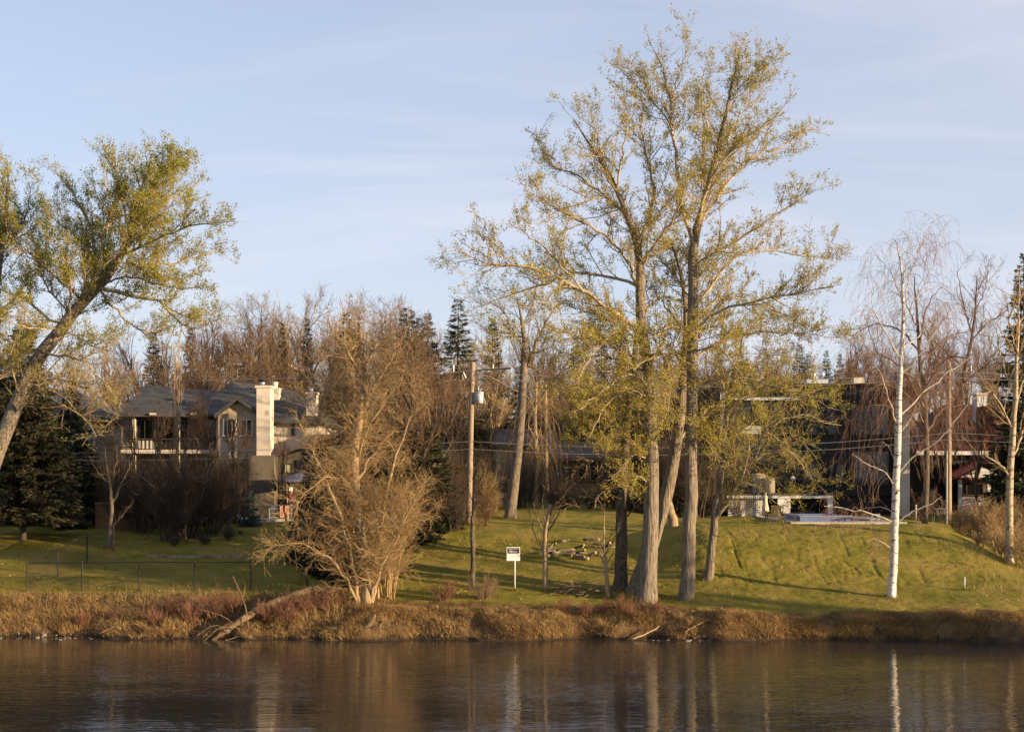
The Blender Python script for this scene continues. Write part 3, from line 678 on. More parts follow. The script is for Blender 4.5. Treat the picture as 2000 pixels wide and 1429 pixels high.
# ------------------------------------------------------------------ the bare willow on the bank
make_tree('willow_tree', 'dense bare tan willow thicket growing on the bank beside the fallen log', 'tree', 59.6,
  [(716,1192,24),(714,1120,22),(705,1040,22),(694,960,26),(692,880,24),(705,800,20),(712,720,15),(705,660,11),(700,615,4)],
  [([(705,1190,18),(690,1100,15),(660,1000,12),(630,920,9),(600,860,5),(578,815,2)], -.8),
   ([(724,1190,20),(735,1090,15),(750,990,12),(770,900,9),(800,820,6),(832,770,2)], 1),
   ([(700,1185,16),(670,1120,12),(620,1075,9),(560,1062,6),(515,1078,2)], -1.5),
   ([(715,1188,14),(740,1120,11),(780,1040,8),(810,980,5),(832,930,2)], -1.5),
   ([(692,890,14),(670,800,11),(650,740,8),(640,690,4),(634,645,2)], 1), ([(705,800,13),(740,740,10),(770,690,7),(792,640,3)], -1),
   ([(712,720,10),(740,660,7),(757,612,3)], 1.2), ([(692,950,12),(720,900,9),(760,850,7),(805,840,3)], 2), ([(710,740,9),(680,690,6),(670,640,2)], -1.5),
   ([(694,960,9),(650,930,7),(610,950,4),(575,990,2)], -2), ([(712,1090,9),(670,1040,7),(620,1020,4),(580,1040,2)], 1.5), ([(705,1040,9),(760,1000,7),(800,1010,4),(835,1000,2)], 1.5),
   ([(692,900,9),(720,840,7),(760,770,5),(800,720,2)], -2), ([(690,880,8),(640,840,6),(600,790,4),(590,760,2)], 2)],
  'tan_bark', 'tan_bark', 'willow_twig',
  [lv(5.6, .06, 1, (.4, 1.2), (.8, 2.1), 6, .12, .20, .01, .6, .015, .008, 3), lv(7.5, .06, 1, (.4, 1.2), (.5, 1.5), 4, .08, .2, -.01, .7, .009, .0065, also=[0, 1]), lv(5.0, .1, 1, (.4, 1.1), (.25, .8), 2, .05, .15, 0, .7, .0065, .0055, leaf=.15)],
  'bud_leaf', ((.04,.07), .03), seed=37, trunk_from=.1, flare_amt=.18, multi=4, limb_k=.5, trunk_k=.75)
# upright shoots in front of the willow (yellowish osier clump)
# ------------------------------------------------------------------ birches
HANG = [lv(1.5, .3, 1, (.5, 1.1), (.7, 1.7), 7, .3, .12, -.10, .6, .012, .006, 3), lv(3.0, .2, 1, (.6, 1.5), (.8, 2.0), 7, -.3, .06, -.42, .6, .006, .0042, 3, short=.2, also=[0, 1]), lv(2.0, .1, 1, (.3, .8), (.2, .5), 4, -.2, .05, -.3, .7, .0045, .0035, 3)]
def birch_levels(k): return [dict(l, dens=l['dens'] * k) for l in HANG]
make_tree('birch_tree', 'white-barked birch standing alone at the foot of the mown slope', 'tree', 60.5,
  [(1741,1168,25),(1743,1140,22),(1747,1050,20),(1748,980,20),(1752,900,18),(1755,830,17),(1756,780,15),(1761,700,12),(1764,620,9),(1762,540,6),(1752,478,3)],
  [([(1746,1040,7),(1735,1015,6),(1700,1002,5),(1660,995,4),(1608,985,2)], -.6), ([(1748,1022,6),(1780,1000,5),(1815,985,4),(1842,968,2)], -.5),
   ([(1749,948,5),(1725,920,4),(1690,905,3),(1665,888,1.5)], -.8), ([(1752,925,7),(1780,895,6),(1830,862,4.5),(1872,812,3),(1890,790,1.5)], -.8),
   ([(1757,812,7),(1790,780,6),(1840,735,4.5),(1902,698,2)], .8), ([(1755,835,5),(1742,800,5),(1727,750,4),(1714,715,2)], -.6),
   ([(1760,772,7),(1740,735,6),(1715,690,4.5),(1688,620,2)], .8), ([(1762,702,6),(1730,650,5),(1705,600,3),(1692,500,1.5)], -1),
   ([(1760,735,6),(1800,690,5),(1840,630,4),(1878,580,1.5)], -1), ([(1763,682,6),(1810,640,4),(1850,590,1.5)], 1.2),
   ([(1764,620,6),(1775,550,5),(1790,500,4),(1810,460,3),(1826,415,1.5)], .5), ([(1764,645,5),(1790,580,4),(1820,520,3),(1852,430,1.5)], -.8),
   ([(1763,600,4),(1745,540,3),(1722,510,2),(1700,480,1)], 1), ([(1748,1000,4),(1720,990,3),(1690,992,2)], 1), ([(1751,905,3.5),(1735,872,3),(1720,862,1.5)], .5),
   ([(1754,850,4),(1770,830,3),(1785,805,1.5)], .6), ([(1744,1075,3.5),(1728,1062,3),(1705,1050,1.5)], -.5), ([(1762,560,4),(1772,500,3),(1778,440,1.2)], -.5)],
  'birch_bark', 'birch_limb', 'birch_twig', birch_levels(1.8), seed=41, trunk_from=.72, limb_k=.48, trunk_k=.76)
make_tree('weeping_birch', 'weeping birch with a curtain of hanging red-brown twigs beside the black house', 'tree', 72.5,
  [(1806,1036,20),(1810,900,18),(1806,780,15),(1795,690,11),(1790,600,7),(1785,540,3)],
  [([(1806,800,10),(1760,720,8),(1700,690,5),(1650,720,2)], -1), ([(1800,710,9),(1850,660,7),(1900,645,3)], 1), ([(1804,760,8),(1850,700,6),(1890,700,3)], -1.2),
   ([(1797,690,8),(1750,640,6),(1690,640,3),(1660,670,1.5)], 1), ([(1808,850,7),(1840,800,5),(1880,790,2)], 1), ([(1808,840,7),(1760,800,5),(1700,790,3),(1660,820,1.5)], 1.5),
   ([(1795,680,7),(1810,600,5),(1840,560,2)], -.5), ([(1792,640,6),(1760,580,4),(1740,570,2)], -1), ([(1806,790,7),(1790,740,5),(1740,720,3)], -2), ([(1806,780,7),(1830,730,5),(1860,740,2)], 2), ([(1808,830,7),(1770,770,5),(1720,750,3),(1690,770,1.5)], -2.2)],
  'dark_bark', 'brown_trim', 'red_twig',
  [lv(3.6, .1, 1, (.4, 1.1), (.8, 1.8), 6, .2, .12, -.1, .6, .012, .007, 3), lv(3.5, .05, 1, (.6, 1.5), (1.2, 4.6), 6, -.3, .10, -.42, .6, .007, .0055, 3, short=.2, also=[0, 1]), lv(1.8, .1, 1, (.2, .6), (.3, .9), 3, -.3, .05, -.3, .7, .0055, .0045, 3)],
  seed=43, trunk_from=.4, trunk_k=.6)
make_tree('birch_tree', 'mottled pale birch in the brush before the red-roofed house', 'tree', 66,
  [(1973,1078,16),(1972,960,14),(1978,850,12),(1984,760,9),(1987,680,6),(1990,600,3),(1992,520,1.5)],
  [([(1981,800,6),(2000,740,4),(2020,690,2)], 0), ([(1983,770,5),(1960,715,4),(1945,640,2)], 1), ([(1973,930,5),(1950,905,4),(1925,890,2)], -.5), ([(1976,900,5),(1995,850,4),(2015,800,2)], 1), ([(1979,840,5),(1960,800,4),(1935,765,3),(1900,780,2)], -1), ([(1987,690,4),(1975,640,3),(1965,590,1.5)], -1), ([(1988,640,3),(2005,600,2),(2010,560,1)], 1)],
  'mottled_bark', 'mottled_bark', 'poplar_twig', poplar_levels(.6, .25, .25), 'bud_leaf', ((.04,.07), .03), seed=47, trunk_from=.6, limb_k=.9, trunk_k=1.0)
make_tree('bare_tree', 'dark crooked bare tree rising behind the weeping birch', 'tree', 88,
  [(1868,1010,18),(1870,900,16),(1874,800,14),(1885,720,11),(1898,660,8),(1905,600,5),(1908,540,2)],
  [([(1885,720,8),(1850,690,6),(1800,650,4),(1760,640,2)], -1), ([(1897,665,7),(1930,630,5),(1960,615,2)], 1), ([(1898,650,6),(1880,590,4),(1870,530,2)], -1), ([(1904,610,5),(1925,560,3),(1930,515,1.5)], 1), ([(1876,790,7),(1840,740,5),(1800,720,2)], 2), ([(1880,750,7),(1915,720,5),(1945,700,2)], -1.5)],
  'dark_bark', 'dark_bark', 'red_twig', poplar_levels(.85, .35, .1), 'bud_leaf', ((.05,.09), .04), seed=53, trunk_from=.5, trunk_k=.7)
# ------------------------------------------------------------------ small trees on the lawn
SMALL = [lv(4, .1, 1, (.4, 1.1), (.4, 1.1), 6, .25, .2, .03, .6, .014, .007, 3), lv(5, .1, 1, (.4, 1.1), (.25, .7), 5, .2, .2, .02, .7, .007, .005, 3, also=[0, 1]), lv(4, .1, 1, (.4, 1.1), (.12, .35), 3, .1, .15, 0, .7, .005, .004, 3)]
make_tree('pollard_tree', 'sawn-off young tree with twiggy head beside the white notice board', 'tree', 62,
  [(1066,1148,17),(1064,1090,15),(1066,1040,15),(1072,1005,14),(1074,985,12)],
  [([(1068,1040,7),(1088,1010,5),(1098,970,3),(1092,930,1.5)], .3), ([(1065,1050,6),(1050,1010,4),(1040,980,2)], -.3), ([(1065,1075,5),(1048,1050,4),(1035,1010,3),(1030,980,1.5)], .4), ([(1067,1030,5),(1060,990,3),(1062,950,1.5)], -.6), ([(1072,1010,6),(1086,985,4),(1110,960,2)], -.5), ([(1064,1090,3),(1050,1070,2),(1042,1055,1.2)], -.2)],
  'tan_bark', 'grey_bark', 'brown_twig', SMALL, seed=59, trunk_from=.55)
make_tree('young_tree', 'slim dark young tree on the lawn beside the utility pole', 'tree', 62.7,
  [(924,1134,16),(923,1060,14),(926,960,9),(930,880,4)],
  [([(923,1050,5),(945,1010,3),(960,960,1.5)], .4), ([(924,1020,5),(905,980,3),(895,930,1.5)], -.3), ([(926,970,4),(945,920,3),(955,880,1.5)], -.4), ([(925,990,4),(912,940,3),(905,880,1.5)], .4), ([(928,920,4),(940,860,2)], .2)],
  'dark_bark', 'dark_bark', 'brown_twig', SMALL, seed=61, trunk_from=.45)
make_tree('pollard_tree', 'small sawn-off tree with a matted twig crown beside the brush pile', 'tree', 60.8,
  [(1188,1172,14),(1184,1120,12),(1181,1080,8),(1180,1030,4),(1181,985,2)],
  [([(1183,1110,5),(1170,1080,3),(1145,1060,1.5)], .3), ([(1184,1100,5),(1200,1075,3),(1215,1060,1.5)], -.3), ([(1182,1090,4),(1165,1050,3),(1155,1030,1.5)], -.4), ([(1182,1085,4),(1200,1050,3),(1210,1030,1.5)], .5), ([(1185,1118,3),(1205,1095,2),(1225,1070,1.2)], -.2)],
  'tan_bark', 'grey_bark', 'grey_twig', SMALL, seed=67, trunk_from=.45)
make_tree('young_tree', 'small forked bare tree on the shaded lawn behind the wire fence', 'tree', 69,
  [(212,1076,15),(216,1030,12),(218,985,11),(214,945,7),(208,905,4),(205,870,2)],
  [([(218,985,8),(235,950,6),(250,915,3),(255,880,1.5)], .5), ([(217,1030,6),(240,1005,4),(255,985,2)], -.3), ([(214,945,5),(190,920,3),(175,890,1.5)], -.5), ([(216,960,5),(225,910,4),(230,860,2)], .4), ([(235,950,4),(270,930,3),(300,950,2)], -.8)],
  'grey_bark', 'grey_bark', 'brown_twig', SMALL, seed=71, trunk_from=.4)
make_tree('columnar_poplar', 'very slim upright columnar poplar before the grey-roofed house', 'tree', 79,
  [(346,1030,12),(346,930,11),(346,820,10),(345,740,6),(344,690,3)],
  [([(345,900,5),(339,820,4),(338,740,2)], .2), ([(347,880,5),(353,800,4),(354,730,2)], -.2), ([(346,840,4),(341,770,3),(341,700,1.5)], -.2), ([(346,820,4),(350,760,3),(349,690,1.5)], .2)],
  'tan_bark', 'tan_bark', 'poplar_twig', [lv(5, .1, 1, (.1, .4), (.7, 1.6), 6, .6, .04, .2, .6, .012, .007, 3), lv(4, .1, 1, (.1, .4), (.3, .8), 4, .6, .05, .2, .7, .006, .005, 3)], seed=73, trunk_from=.25)

# ------------------------------------------------------------------ houses
def window(parent, px0, px1, py0, py1, Y, mat, mull=0, rail=None, w=.07, glass='window_glass', name='window'):
    x0, x1, z0, z1 = hx(px0, Y), hx(px1, Y), hz(py1, Y), hz(py0, Y)
    r = [(x0, x0 + w, Y - .10, Y + .02, z0 + w, z1 - w), (x1 - w, x1, Y - .10, Y + .02, z0 + w, z1 - w), (x0, x1, Y - .10, Y + .02, z1 - w, z1), (x0 - .03, x1 + .03, Y - .14, Y + .02, z0, z0 + w)]
    for k in range(mull):
        xm = x0 + (x1 - x0) * (k + 1) / (mull + 1); r.append((xm - w / 2, xm + w / 2, Y - .085, Y + .02, z0 + w, z1 - w))
    if rail is not None:
        zm = z0 + (z1 - z0) * rail; r.append((x0 + w, x1 - w, Y - .08, Y + .02, zm - w / 2, zm + w / 2))
    fr = boxes(name, r, MAT[mat], parent)
    boxes('pane', [(x0 + w, x1 - w, Y - .05, Y - .03, z0 + w, z1 - w)], MAT[glass], fr)
    return fr
def wbox(name, parent, px0, px1, py0, py1, Y, depth, mat, z0=None):
    return box(name, hx(px0, Y), hx(px1, Y), Y, Y + depth, hz(py1, Y) if z0 is None else z0, hz(py0, Y), MAT[mat], parent)

# --- the grey-roofed house
YH = 84.0
H1 = empty('grey_roofed_house', (hx(430, YH), YH + 4, gz(hx(430, YH), YH + 4)), 'two-storey house with grey hipped roofs, pale front gable and tall stucco chimneys', 'house')
zb = 3.2
wbox('wall', H1, 240, 424.5, 812, 0, YH + .9, 8.5, 'taupe_wall', zb)
for a, c in ((238, 258), (266, 340), (352, 374), (376, 398), (401, 423)):
    window(H1, a, c, 818, 866, YH + .9, 'brown_trim', 1 if c - a > 40 else 0)
for a, c in ((240, 256), (270, 330), (354, 420)):
    window(H1, a, c, 902, 968, YH + .9, 'dark_trim', 2 if c - a > 40 else 0)
for q in (258, 344, 422):
    wbox('post', H1, q, q + 6, 812, 0, YH - .3, .22, 'cream_trim', zb)
wbox('balcony_floor', H1, 236, 423.6, 878, 885, YH - .5, 1.4, 'cream_trim')
wbox('handrail', H1, 236, 423.6, 856, 858, YH - .42, .06, 'dark_trim')
for k in range(24):
    q = 238 + k * 7.8
    wbox('baluster', H1, q, q + .9, 858, 878, YH - .41, .035, 'dark_trim')
wbox('balcony_panel', H1, 268, 300, 860, 876, YH - .36, .04, 'cream_trim')
# roofs
def zz(py, Y): return hz(py, Y)
def P3(px, py, Y): return P(px, py, Y)
def slab(pts, t=.16): return [p for p in pts] + [p - np.array((0, 0, t)) for p in pts]
e0, e1 = hz(809, YH), YH - .6
xl, xr_ = hx(230, e1), hx(432, e1)
hull('roof', slab([np.array((xl, e1, e0)), np.array((xr_, e1, e0)), np.array((xl, 94.5, e0)), np.array((xr_, 94.5, e0))]) + [np.array((hx(288, 89), 88.6, hz(751, 88.6))), np.array((hx(417, 89), 89.5, hz(763, 89.5)))], MAT['roof_grey'], H1)
xb0, xb1 = hx(376, e1), hx(530, e1)
hull('roof', slab([np.array((xb0, e1 - .12, e0 + .03)), np.array((xb1, e1 - .12, e0 + .03)), np.array((xb0, 95.2, e0 + .03)), np.array((xb1, 95.2, e0 + .03))]) + [np.array((hx(450, 88.4), 88.4, hz(746, 88.4))), np.array((hx(520, 89.6), 89.6, hz(750, 89.6)))], MAT['roof_grey'], H1)
hull('roof', slab([np.array((hx(519, 83.8), 83.8, hz(819, 83.8))), np.array((hx(632, 83.8), 83.8, hz(824, 83.8))), np.array((hx(519, 83.8), 93.6, hz(819, 83.8))), np.array((hx(632, 83.8), 93.6, hz(824, 83.8)))]) + [np.array((hx(500, 88.7), 88.7, hz(753, 88.7))), np.array((hx(575, 88.7), 88.7, hz(763, 88.7)))], MAT['roof_grey'], H1)
for q in (292, 372): wbox('gutter_box', H1, q, q + 12, 806, 810, YH - .75, .1, 'cream_trim')
# front gable bay
gb = hull('gable_wall', [np.array((hx(px, 83.0), yy, z)) for yy in (83.0, 88.0) for px, z in ((426, zb), (511, zb), (426, hz(812, 83)), (511, hz(815, 83)), (465.5, hz(783, 83)))], MAT['pale_boards'], H1)
for a, c in ((464, 421), (467, 517)):
    s = 1 if c > a else -1
    pts = []
    for yy in (82.55, 88.2):
        for dz in (0, .2):
            pts += [np.array((hx(465.5, 83), yy, hz(782, 83) + dz)), np.array((hx(c, 83), yy, hz(816, 83) + dz))]
    hull('gable_roof', pts, MAT['roof_grey'], H1)
window(H1, 436, 462, 818, 852, 83.0, 'cream_trim', 2); window(H1, 470, 494, 818, 852, 83.0, 'cream_trim', 1)
window(H1, 440, 490, 905, 965, 83.0, 'dark_trim', 3)
wbox('downpipe', H1, 512.2, 514.4, 815, 880, 82.88, .1, 'dark_trim')
# chimneys
c1 = wbox('chimney', H1, 501, 527.6, 757, 889, 82.4, 1.25, 'stucco')
wbox('lower_bay', H1, 478, 535, 889.3, 0, 82.35, 1.5, 'shade_wall', zb)  # dark tone below the chimney stands in for shade there
wbox('cap', c1, 498, 530.5, 752.5, 757, 82.34, 1.37, 'stucco')
def tube_at(name, parent, x, y, z0, z1, r, mat, n=16, r1=None):
    o0 = root_org(parent) if parent else np.array((x, y, z0))
    C = np.array([[(x, y, z0), (x, y, (z0 + z1) / 2), (x, y, z1)]]); r1 = r if r1 is None else r1
    V, F = tubes(C - o0, np.array([[r, (r + r1) / 2, r1]]), n)
    V = np.vstack([V, [C[0, 2] - o0], [C[0, 0] - o0]]); nV = len(V)
    tri = np.array([[2 * n + k, 2 * n + (k + 1) % n, nV - 2] for k in range(n)] + [[(k + 1) % n, k, nV - 1] for k in range(n)])
    m = np_mesh(name, [(V, F)], MAT[mat], True)
    bm = bmesh.new(); bm.from_mesh(m); bm.verts.ensure_lookup_table()
    for t in tri:
        try: bm.faces.new([bm.verts[int(q)] for q in t])
        except ValueError: pass
    bm.to_mesh(m); bm.free()
    for q in m.polygons: q.use_smooth = len(q.vertices) == 4
    return link(name, m, parent, None if parent else o0)
fl = tube_at('flue', c1, hx(513, 83), 83.0, hz(753, 83), hz(744, 83), .14, 'shiny_metal'); tube_at('cowl', fl, hx(513, 83), 83.0, hz(745, 83), hz(739, 83), .21, 'black_metal')
c2 = wbox('chimney', H1, 530, 544.5, 760, 0, 86.6, .8, 'stucco', 9.0); wbox('cap', c2, 529, 545.5, 757, 760, 86.55, .9, 'stucco')
tube_at('flue', c2, hx(537, 87), 87.0, hz(758, 87), hz(746, 87), .16, 'cream_trim', r1=.2)
c3 = wbox('chimney', H1, 598, 618, 769, 0, 84.6, .9, 'stucco', 8.0); wbox('cap', c3, 596.5, 619.5, 765, 769, 84.54, 1.02, 'stucco')
tube_at('flue', c3, hx(608, 85), 85.0, hz(766, 85), hz(757, 85), .12, 'shiny_metal')
# white wing
wbox('wing_wall', H1, 529, 624, 823, 0, 84.4, 8.2, 'stucco', zb)
window(H1, 531, 539, 822.5, 834, 84.4, 'cream_trim'); window(H1, 569, 575, 825, 850, 84.4, 'dark_trim')
# lower gable over the patio
GYF = 82.6
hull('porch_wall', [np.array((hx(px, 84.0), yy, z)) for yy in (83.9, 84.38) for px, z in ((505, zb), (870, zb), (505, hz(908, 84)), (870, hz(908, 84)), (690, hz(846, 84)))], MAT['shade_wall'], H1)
for c in (486, 890):
    hull('porch_roof', [np.array((hx(q, 84), yy, z + dz)) for yy in (GYF, 90.0) for dz in (0, .22) for q, z in ((690, hz(842, 84)), (c, hz(911, 84)))], MAT['roof_brown'], H1)
window(H1, 555, 572, 905, 924, 83.9, 'dark_trim', 0, glass='curtain'); window(H1, 580, 592, 898, 924, 83.9, 'dark_trim')
window(H1, 524, 548, 940, 1010, 83.9, 'dark_trim', 1, name='door'); window(H1, 557, 574, 938, 1010, 83.9, 'dark_trim', 0, name='door'); window(H1, 580, 640, 938, 1010, 83.9, 'dark_trim', 2, name='door')
wbox('door_post', H1, 558.5, 562, 946, 973, 83.72, .1, 'curtain')
wbox('side_panel', H1, 513, 520, 975, 998, 82.5, .12, 'cream_trim')
# --- the patio: slab, sandstone steps, end block
YP = 79.2
pat = box('patio', hx(440, YP), hx(660, YP), YP, 83.85, 3.1, hz(1013, YP), MAT['concrete']); tag(pat, 'concrete patio slab before the grey-roofed house', 'patio', kind='structure')
for k in range(3):
    st = box('step', hx(500 + k * 3, YP - .35 * (k + 1)), hx(618 + k * 4, YP - .35 * (k + 1)), YP - .35 * (k + 1), YP - .35 * k - .003, 3.0, hz(1013, YP) - .16 * (k + 1), MAT['sandstone'], pat)
blk = box('concrete_block', hx(628, 78.9), hx(662, 78.9), 78.3, 79.1, 3.2, hz(1006, 78.8), MAT['concrete'], bevel=.02); tag(blk, 'square pale concrete pier at the end of the patio steps', 'pier')
YS = 79.6
def patio_z(): return hz(1013, YP)
so = empty('outdoor_sofa', (hx(574, YS), YS, patio_z()), 'low grey metal framed outdoor sofa on the patio under the parasol', 'sofa')
fz0, fz1 = patio_z(), hz(992, YS)
fr = []
for q in (525, 568.5, 592, 614): fr.append((hx(q, YS), hx(q, YS) + .06, YS, YS + .06, fz0, fz1 - .05))
fr += [(hx(525, YS), hx(614, YS) + .06, YS, YS + .06, fz1 - .05, fz1), (hx(525, YS), hx(614, YS) + .06, YS + .005, YS + .055, fz0 + .05, fz0 + .1)]
fr += [(hx(525, YS), hx(614, YS) + .06, YS + .01, YS + .04, fz0 + .3, fz0 + .33)]
for q in (525, 614): fr += [(hx(q, YS), hx(q, YS) + .06, YS + .9, YS + .96, fz0, fz1 - .05), (hx(q, YS), hx(q, YS) + .06, YS + .06, YS + .96, fz1 - .05, fz1 - .001)]
boxes('frame', fr, MAT['grey_metal'], so)
for a, c in ((527, 547), (548, 568), (570, 591), (593, 613)):
    box('cushion', hx(a, YS), hx(c, YS), YS + .07, YS + .3, fz0 + .34, hz(985.5, YS), MAT['cushion_grey'], so, bevel=.04)
box('seat', hx(527, YS), hx(613, YS), YS + .31, YS + .9, fz0 + .18, fz0 + .38, MAT['cushion_grey'], so, bevel=.03)
# towel over the sofa back, hanging in folds
def cloth(name, x0, x1, y, z0, z1, mat, label, cat, amp=.035, folds=5, over=.25):
    n, mrow = 28, 10
    V = []
    for j in range(mrow + 4):
        for i in range(n):
            u = i / (n - 1); x = x0 + (x1 - x0) * u
            if j < mrow:
                v = j / (mrow - 1); z = z0 + (z1 - z0) * v; w_ = 1 - .5 * v
                V.append((x + .03 * math.sin(7 * u + 2 * v) * w_, y - .03 - abs(amp * math.sin(folds * math.pi * u + .6 * v)) * w_, z + (.03 * math.sin(5 * u) if j == 0 else 0)))
            else:
                q = (j - mrow + 1) / 4; V.append((x, y - .03 + over * q, z1 + .02 * math.sin(q * math.pi)))
    V = np.array(V); o0 = np.array(((x0 + x1) / 2, y, z0))
    F = np.array([[j * n + i, j * n + i + 1, (j + 1) * n + i + 1, (j + 1) * n + i] for j in range(mrow + 3) for i in range(n - 1)])
    o = link(name, np_mesh(name, [(V - o0, F)], MAT[mat], True), None, o0)
    md = o.modifiers.new('thickness', 'SOLIDIFY'); md.thickness = .012
    return tag(o, label, cat)
cloth('towel', hx(546, YS), hx(563.5, YS), YS - .01, hz(1011.5, YS), hz(990.5, YS) + .06, 'pink_cloth', 'salmon pink towel draped over the grey outdoor sofa', 'towel')
def soft(name, c, s, mat, label, cat, seed=1, noise=.12):
    bm = bmesh.new(); bmesh.ops.create_icosphere(bm, subdivisions=3, radius=1)
    rg = random.Random(seed); ph = [rg.uniform(0, 6) for _ in range(6)]
    for v in bm.verts:
        k = 1 + noise * (math.sin(3 * v.co.x + ph[0]) * math.sin(3 * v.co.y + ph[1]) + .6 * math.sin(5 * v.co.z + ph[2] + 2 * v.co.x))
        e = .6
        v.co = Vector([math.copysign(abs(q) ** e, q) * k * s_ for q, s_ in zip(v.co, s)])
        v.co.z += s[2]
    for f in bm.faces: f.smooth = True
    m = bpy.data.meshes.new(name); bm.to_mesh(m); bm.free(); m.materials.append(MAT[mat])
    return tag(link(name, m, None, c), label, cat)
sx = fz0 + .36
soft('pillow', (hx(537, YS), YS + .42, fz0 + .385), (.22, .10, .17), 'white_plastic', 'white pillow lying on the grey outdoor sofa', 'pillow', 3)
soft('pillow', (hx(565, YS), YS + .45, fz0 + .385), (.20, .11, .20), 'pink_cloth', 'salmon pillow on the grey outdoor sofa beside the towel', 'pillow', 5)
# yellow watering can on the end block
wc = empty('watering_can', (hx(620, 79.9), 79.9, patio_z()), 'yellow plastic watering can raised on a stand beside the outdoor sofa', 'watering can')
tube_at('stand', wc, hx(621, 79.9), 79.9, patio_z(), hz(990, 79.9), .13, 'cream_trim')
tube_at('body', wc, hx(621, 79.9), 79.9, hz(991, 79.9), hz(982, 79.9), .13, 'yellow_plastic')
V, F = tubes(np.array([[(hx(618, 79.9), 79.9, hz(986, 79.9)), (hx(613, 79.9), 79.9, hz(984, 79.9)), (hx(608, 79.9), 79.9, hz(983, 79.9))]]) - root_org(wc), np.array([[.06, .045, .05]]), 10)
link('spout', np_mesh('spout', [(V, F)], MAT['yellow_plastic'], True), wc)
def parasol_open(px, py_top, py_rim, Y, half_px, label):
    x = hx(px, Y); z1, z0 = hz(py_top, Y), hz(py_rim, Y)
    r = empty('parasol', (x, Y, patio_z()), label, 'parasol')
    tube_at('pole', r, x, Y, patio_z(), z1, .03, 'dark_trim', 10)
    tube_at('base', r, x, Y, patio_z(), patio_z() + .1, .28, 'dark_trim', 20)
    R = half_px * Y / FPX; n = 8; V = []; rows = 6
    for j in range(rows + 1):
        t = j / rows; rad = R * t
        for k in range(n * 4):
            a = 2 * math.pi * k / (n * 4); sag = abs(math.sin(a * n / 2)) * .07 * t
            V.append((x + rad * math.cos(a), Y + rad * math.sin(a), z1 - (z1 - z0) * (t ** 1.2) + sag * .5 * (1 - t) - sag * .4))
    nn = n * 4
    F = np.array([[j * nn + k, j * nn + (k + 1) % nn, (j + 1) * nn + (k + 1) % nn, (j + 1) * nn + k] for j in range(rows) for k in range(nn)])
    o = link('canopy', np_mesh('canopy', [(np.array(V) - root_org(r), F)], MAT['canopy_blue'], True), r)
    o.modifiers.new('thickness', 'SOLIDIFY').thickness = .012
    for k in range(n):
        a = 2 * math.pi * k / n
        V, F = tubes(np.array([[(x, Y, z1 - .05), (x + R * .5 * math.cos(a), Y + R * .5 * math.sin(a), z1 - (z1 - z0) * .5 ** 1.2 - .06), (x + R * .98 * math.cos(a), Y + R * .98 * math.sin(a), z0 - .03)]]) - root_org(r), np.full((1, 3), .012), 5)
        link('rib', np_mesh('rib', [(V, F)], MAT['dark_trim'], True), r)
parasol_open(590, 921, 940, 80.9, 52, 'open dark blue patio parasol over the outdoor sofa')
# pail, patio lamp, side table
tb = tube_at('pail', None, hx(469, 79.5), 79.5, patio_z(), hz(1005, 79.5), .11, 'white_plastic', r1=.14); tag(tb, 'small white pail on the patio beside the thin floor lamp', 'pail')
lp = empty('patio_lamp', (hx(456.5, 79.6), 79.6, patio_z()), 'thin pale floor lamp post standing on the patio', 'lamp')
tube_at('pole', lp, hx(456.5, 79.6), 79.6, patio_z(), hz(962, 79.6), .025, 'cream_trim', 10); tube_at('base', lp, hx(456.5, 79.6), 79.6, patio_z(), patio_z() + .05, .16, 'cream_trim', 16)
tube_at('shade', lp, hx(456.5, 79.6), 79.6, hz(962, 79.6), hz(952, 79.6), .17, 'grey_metal', 16, r1=.08)

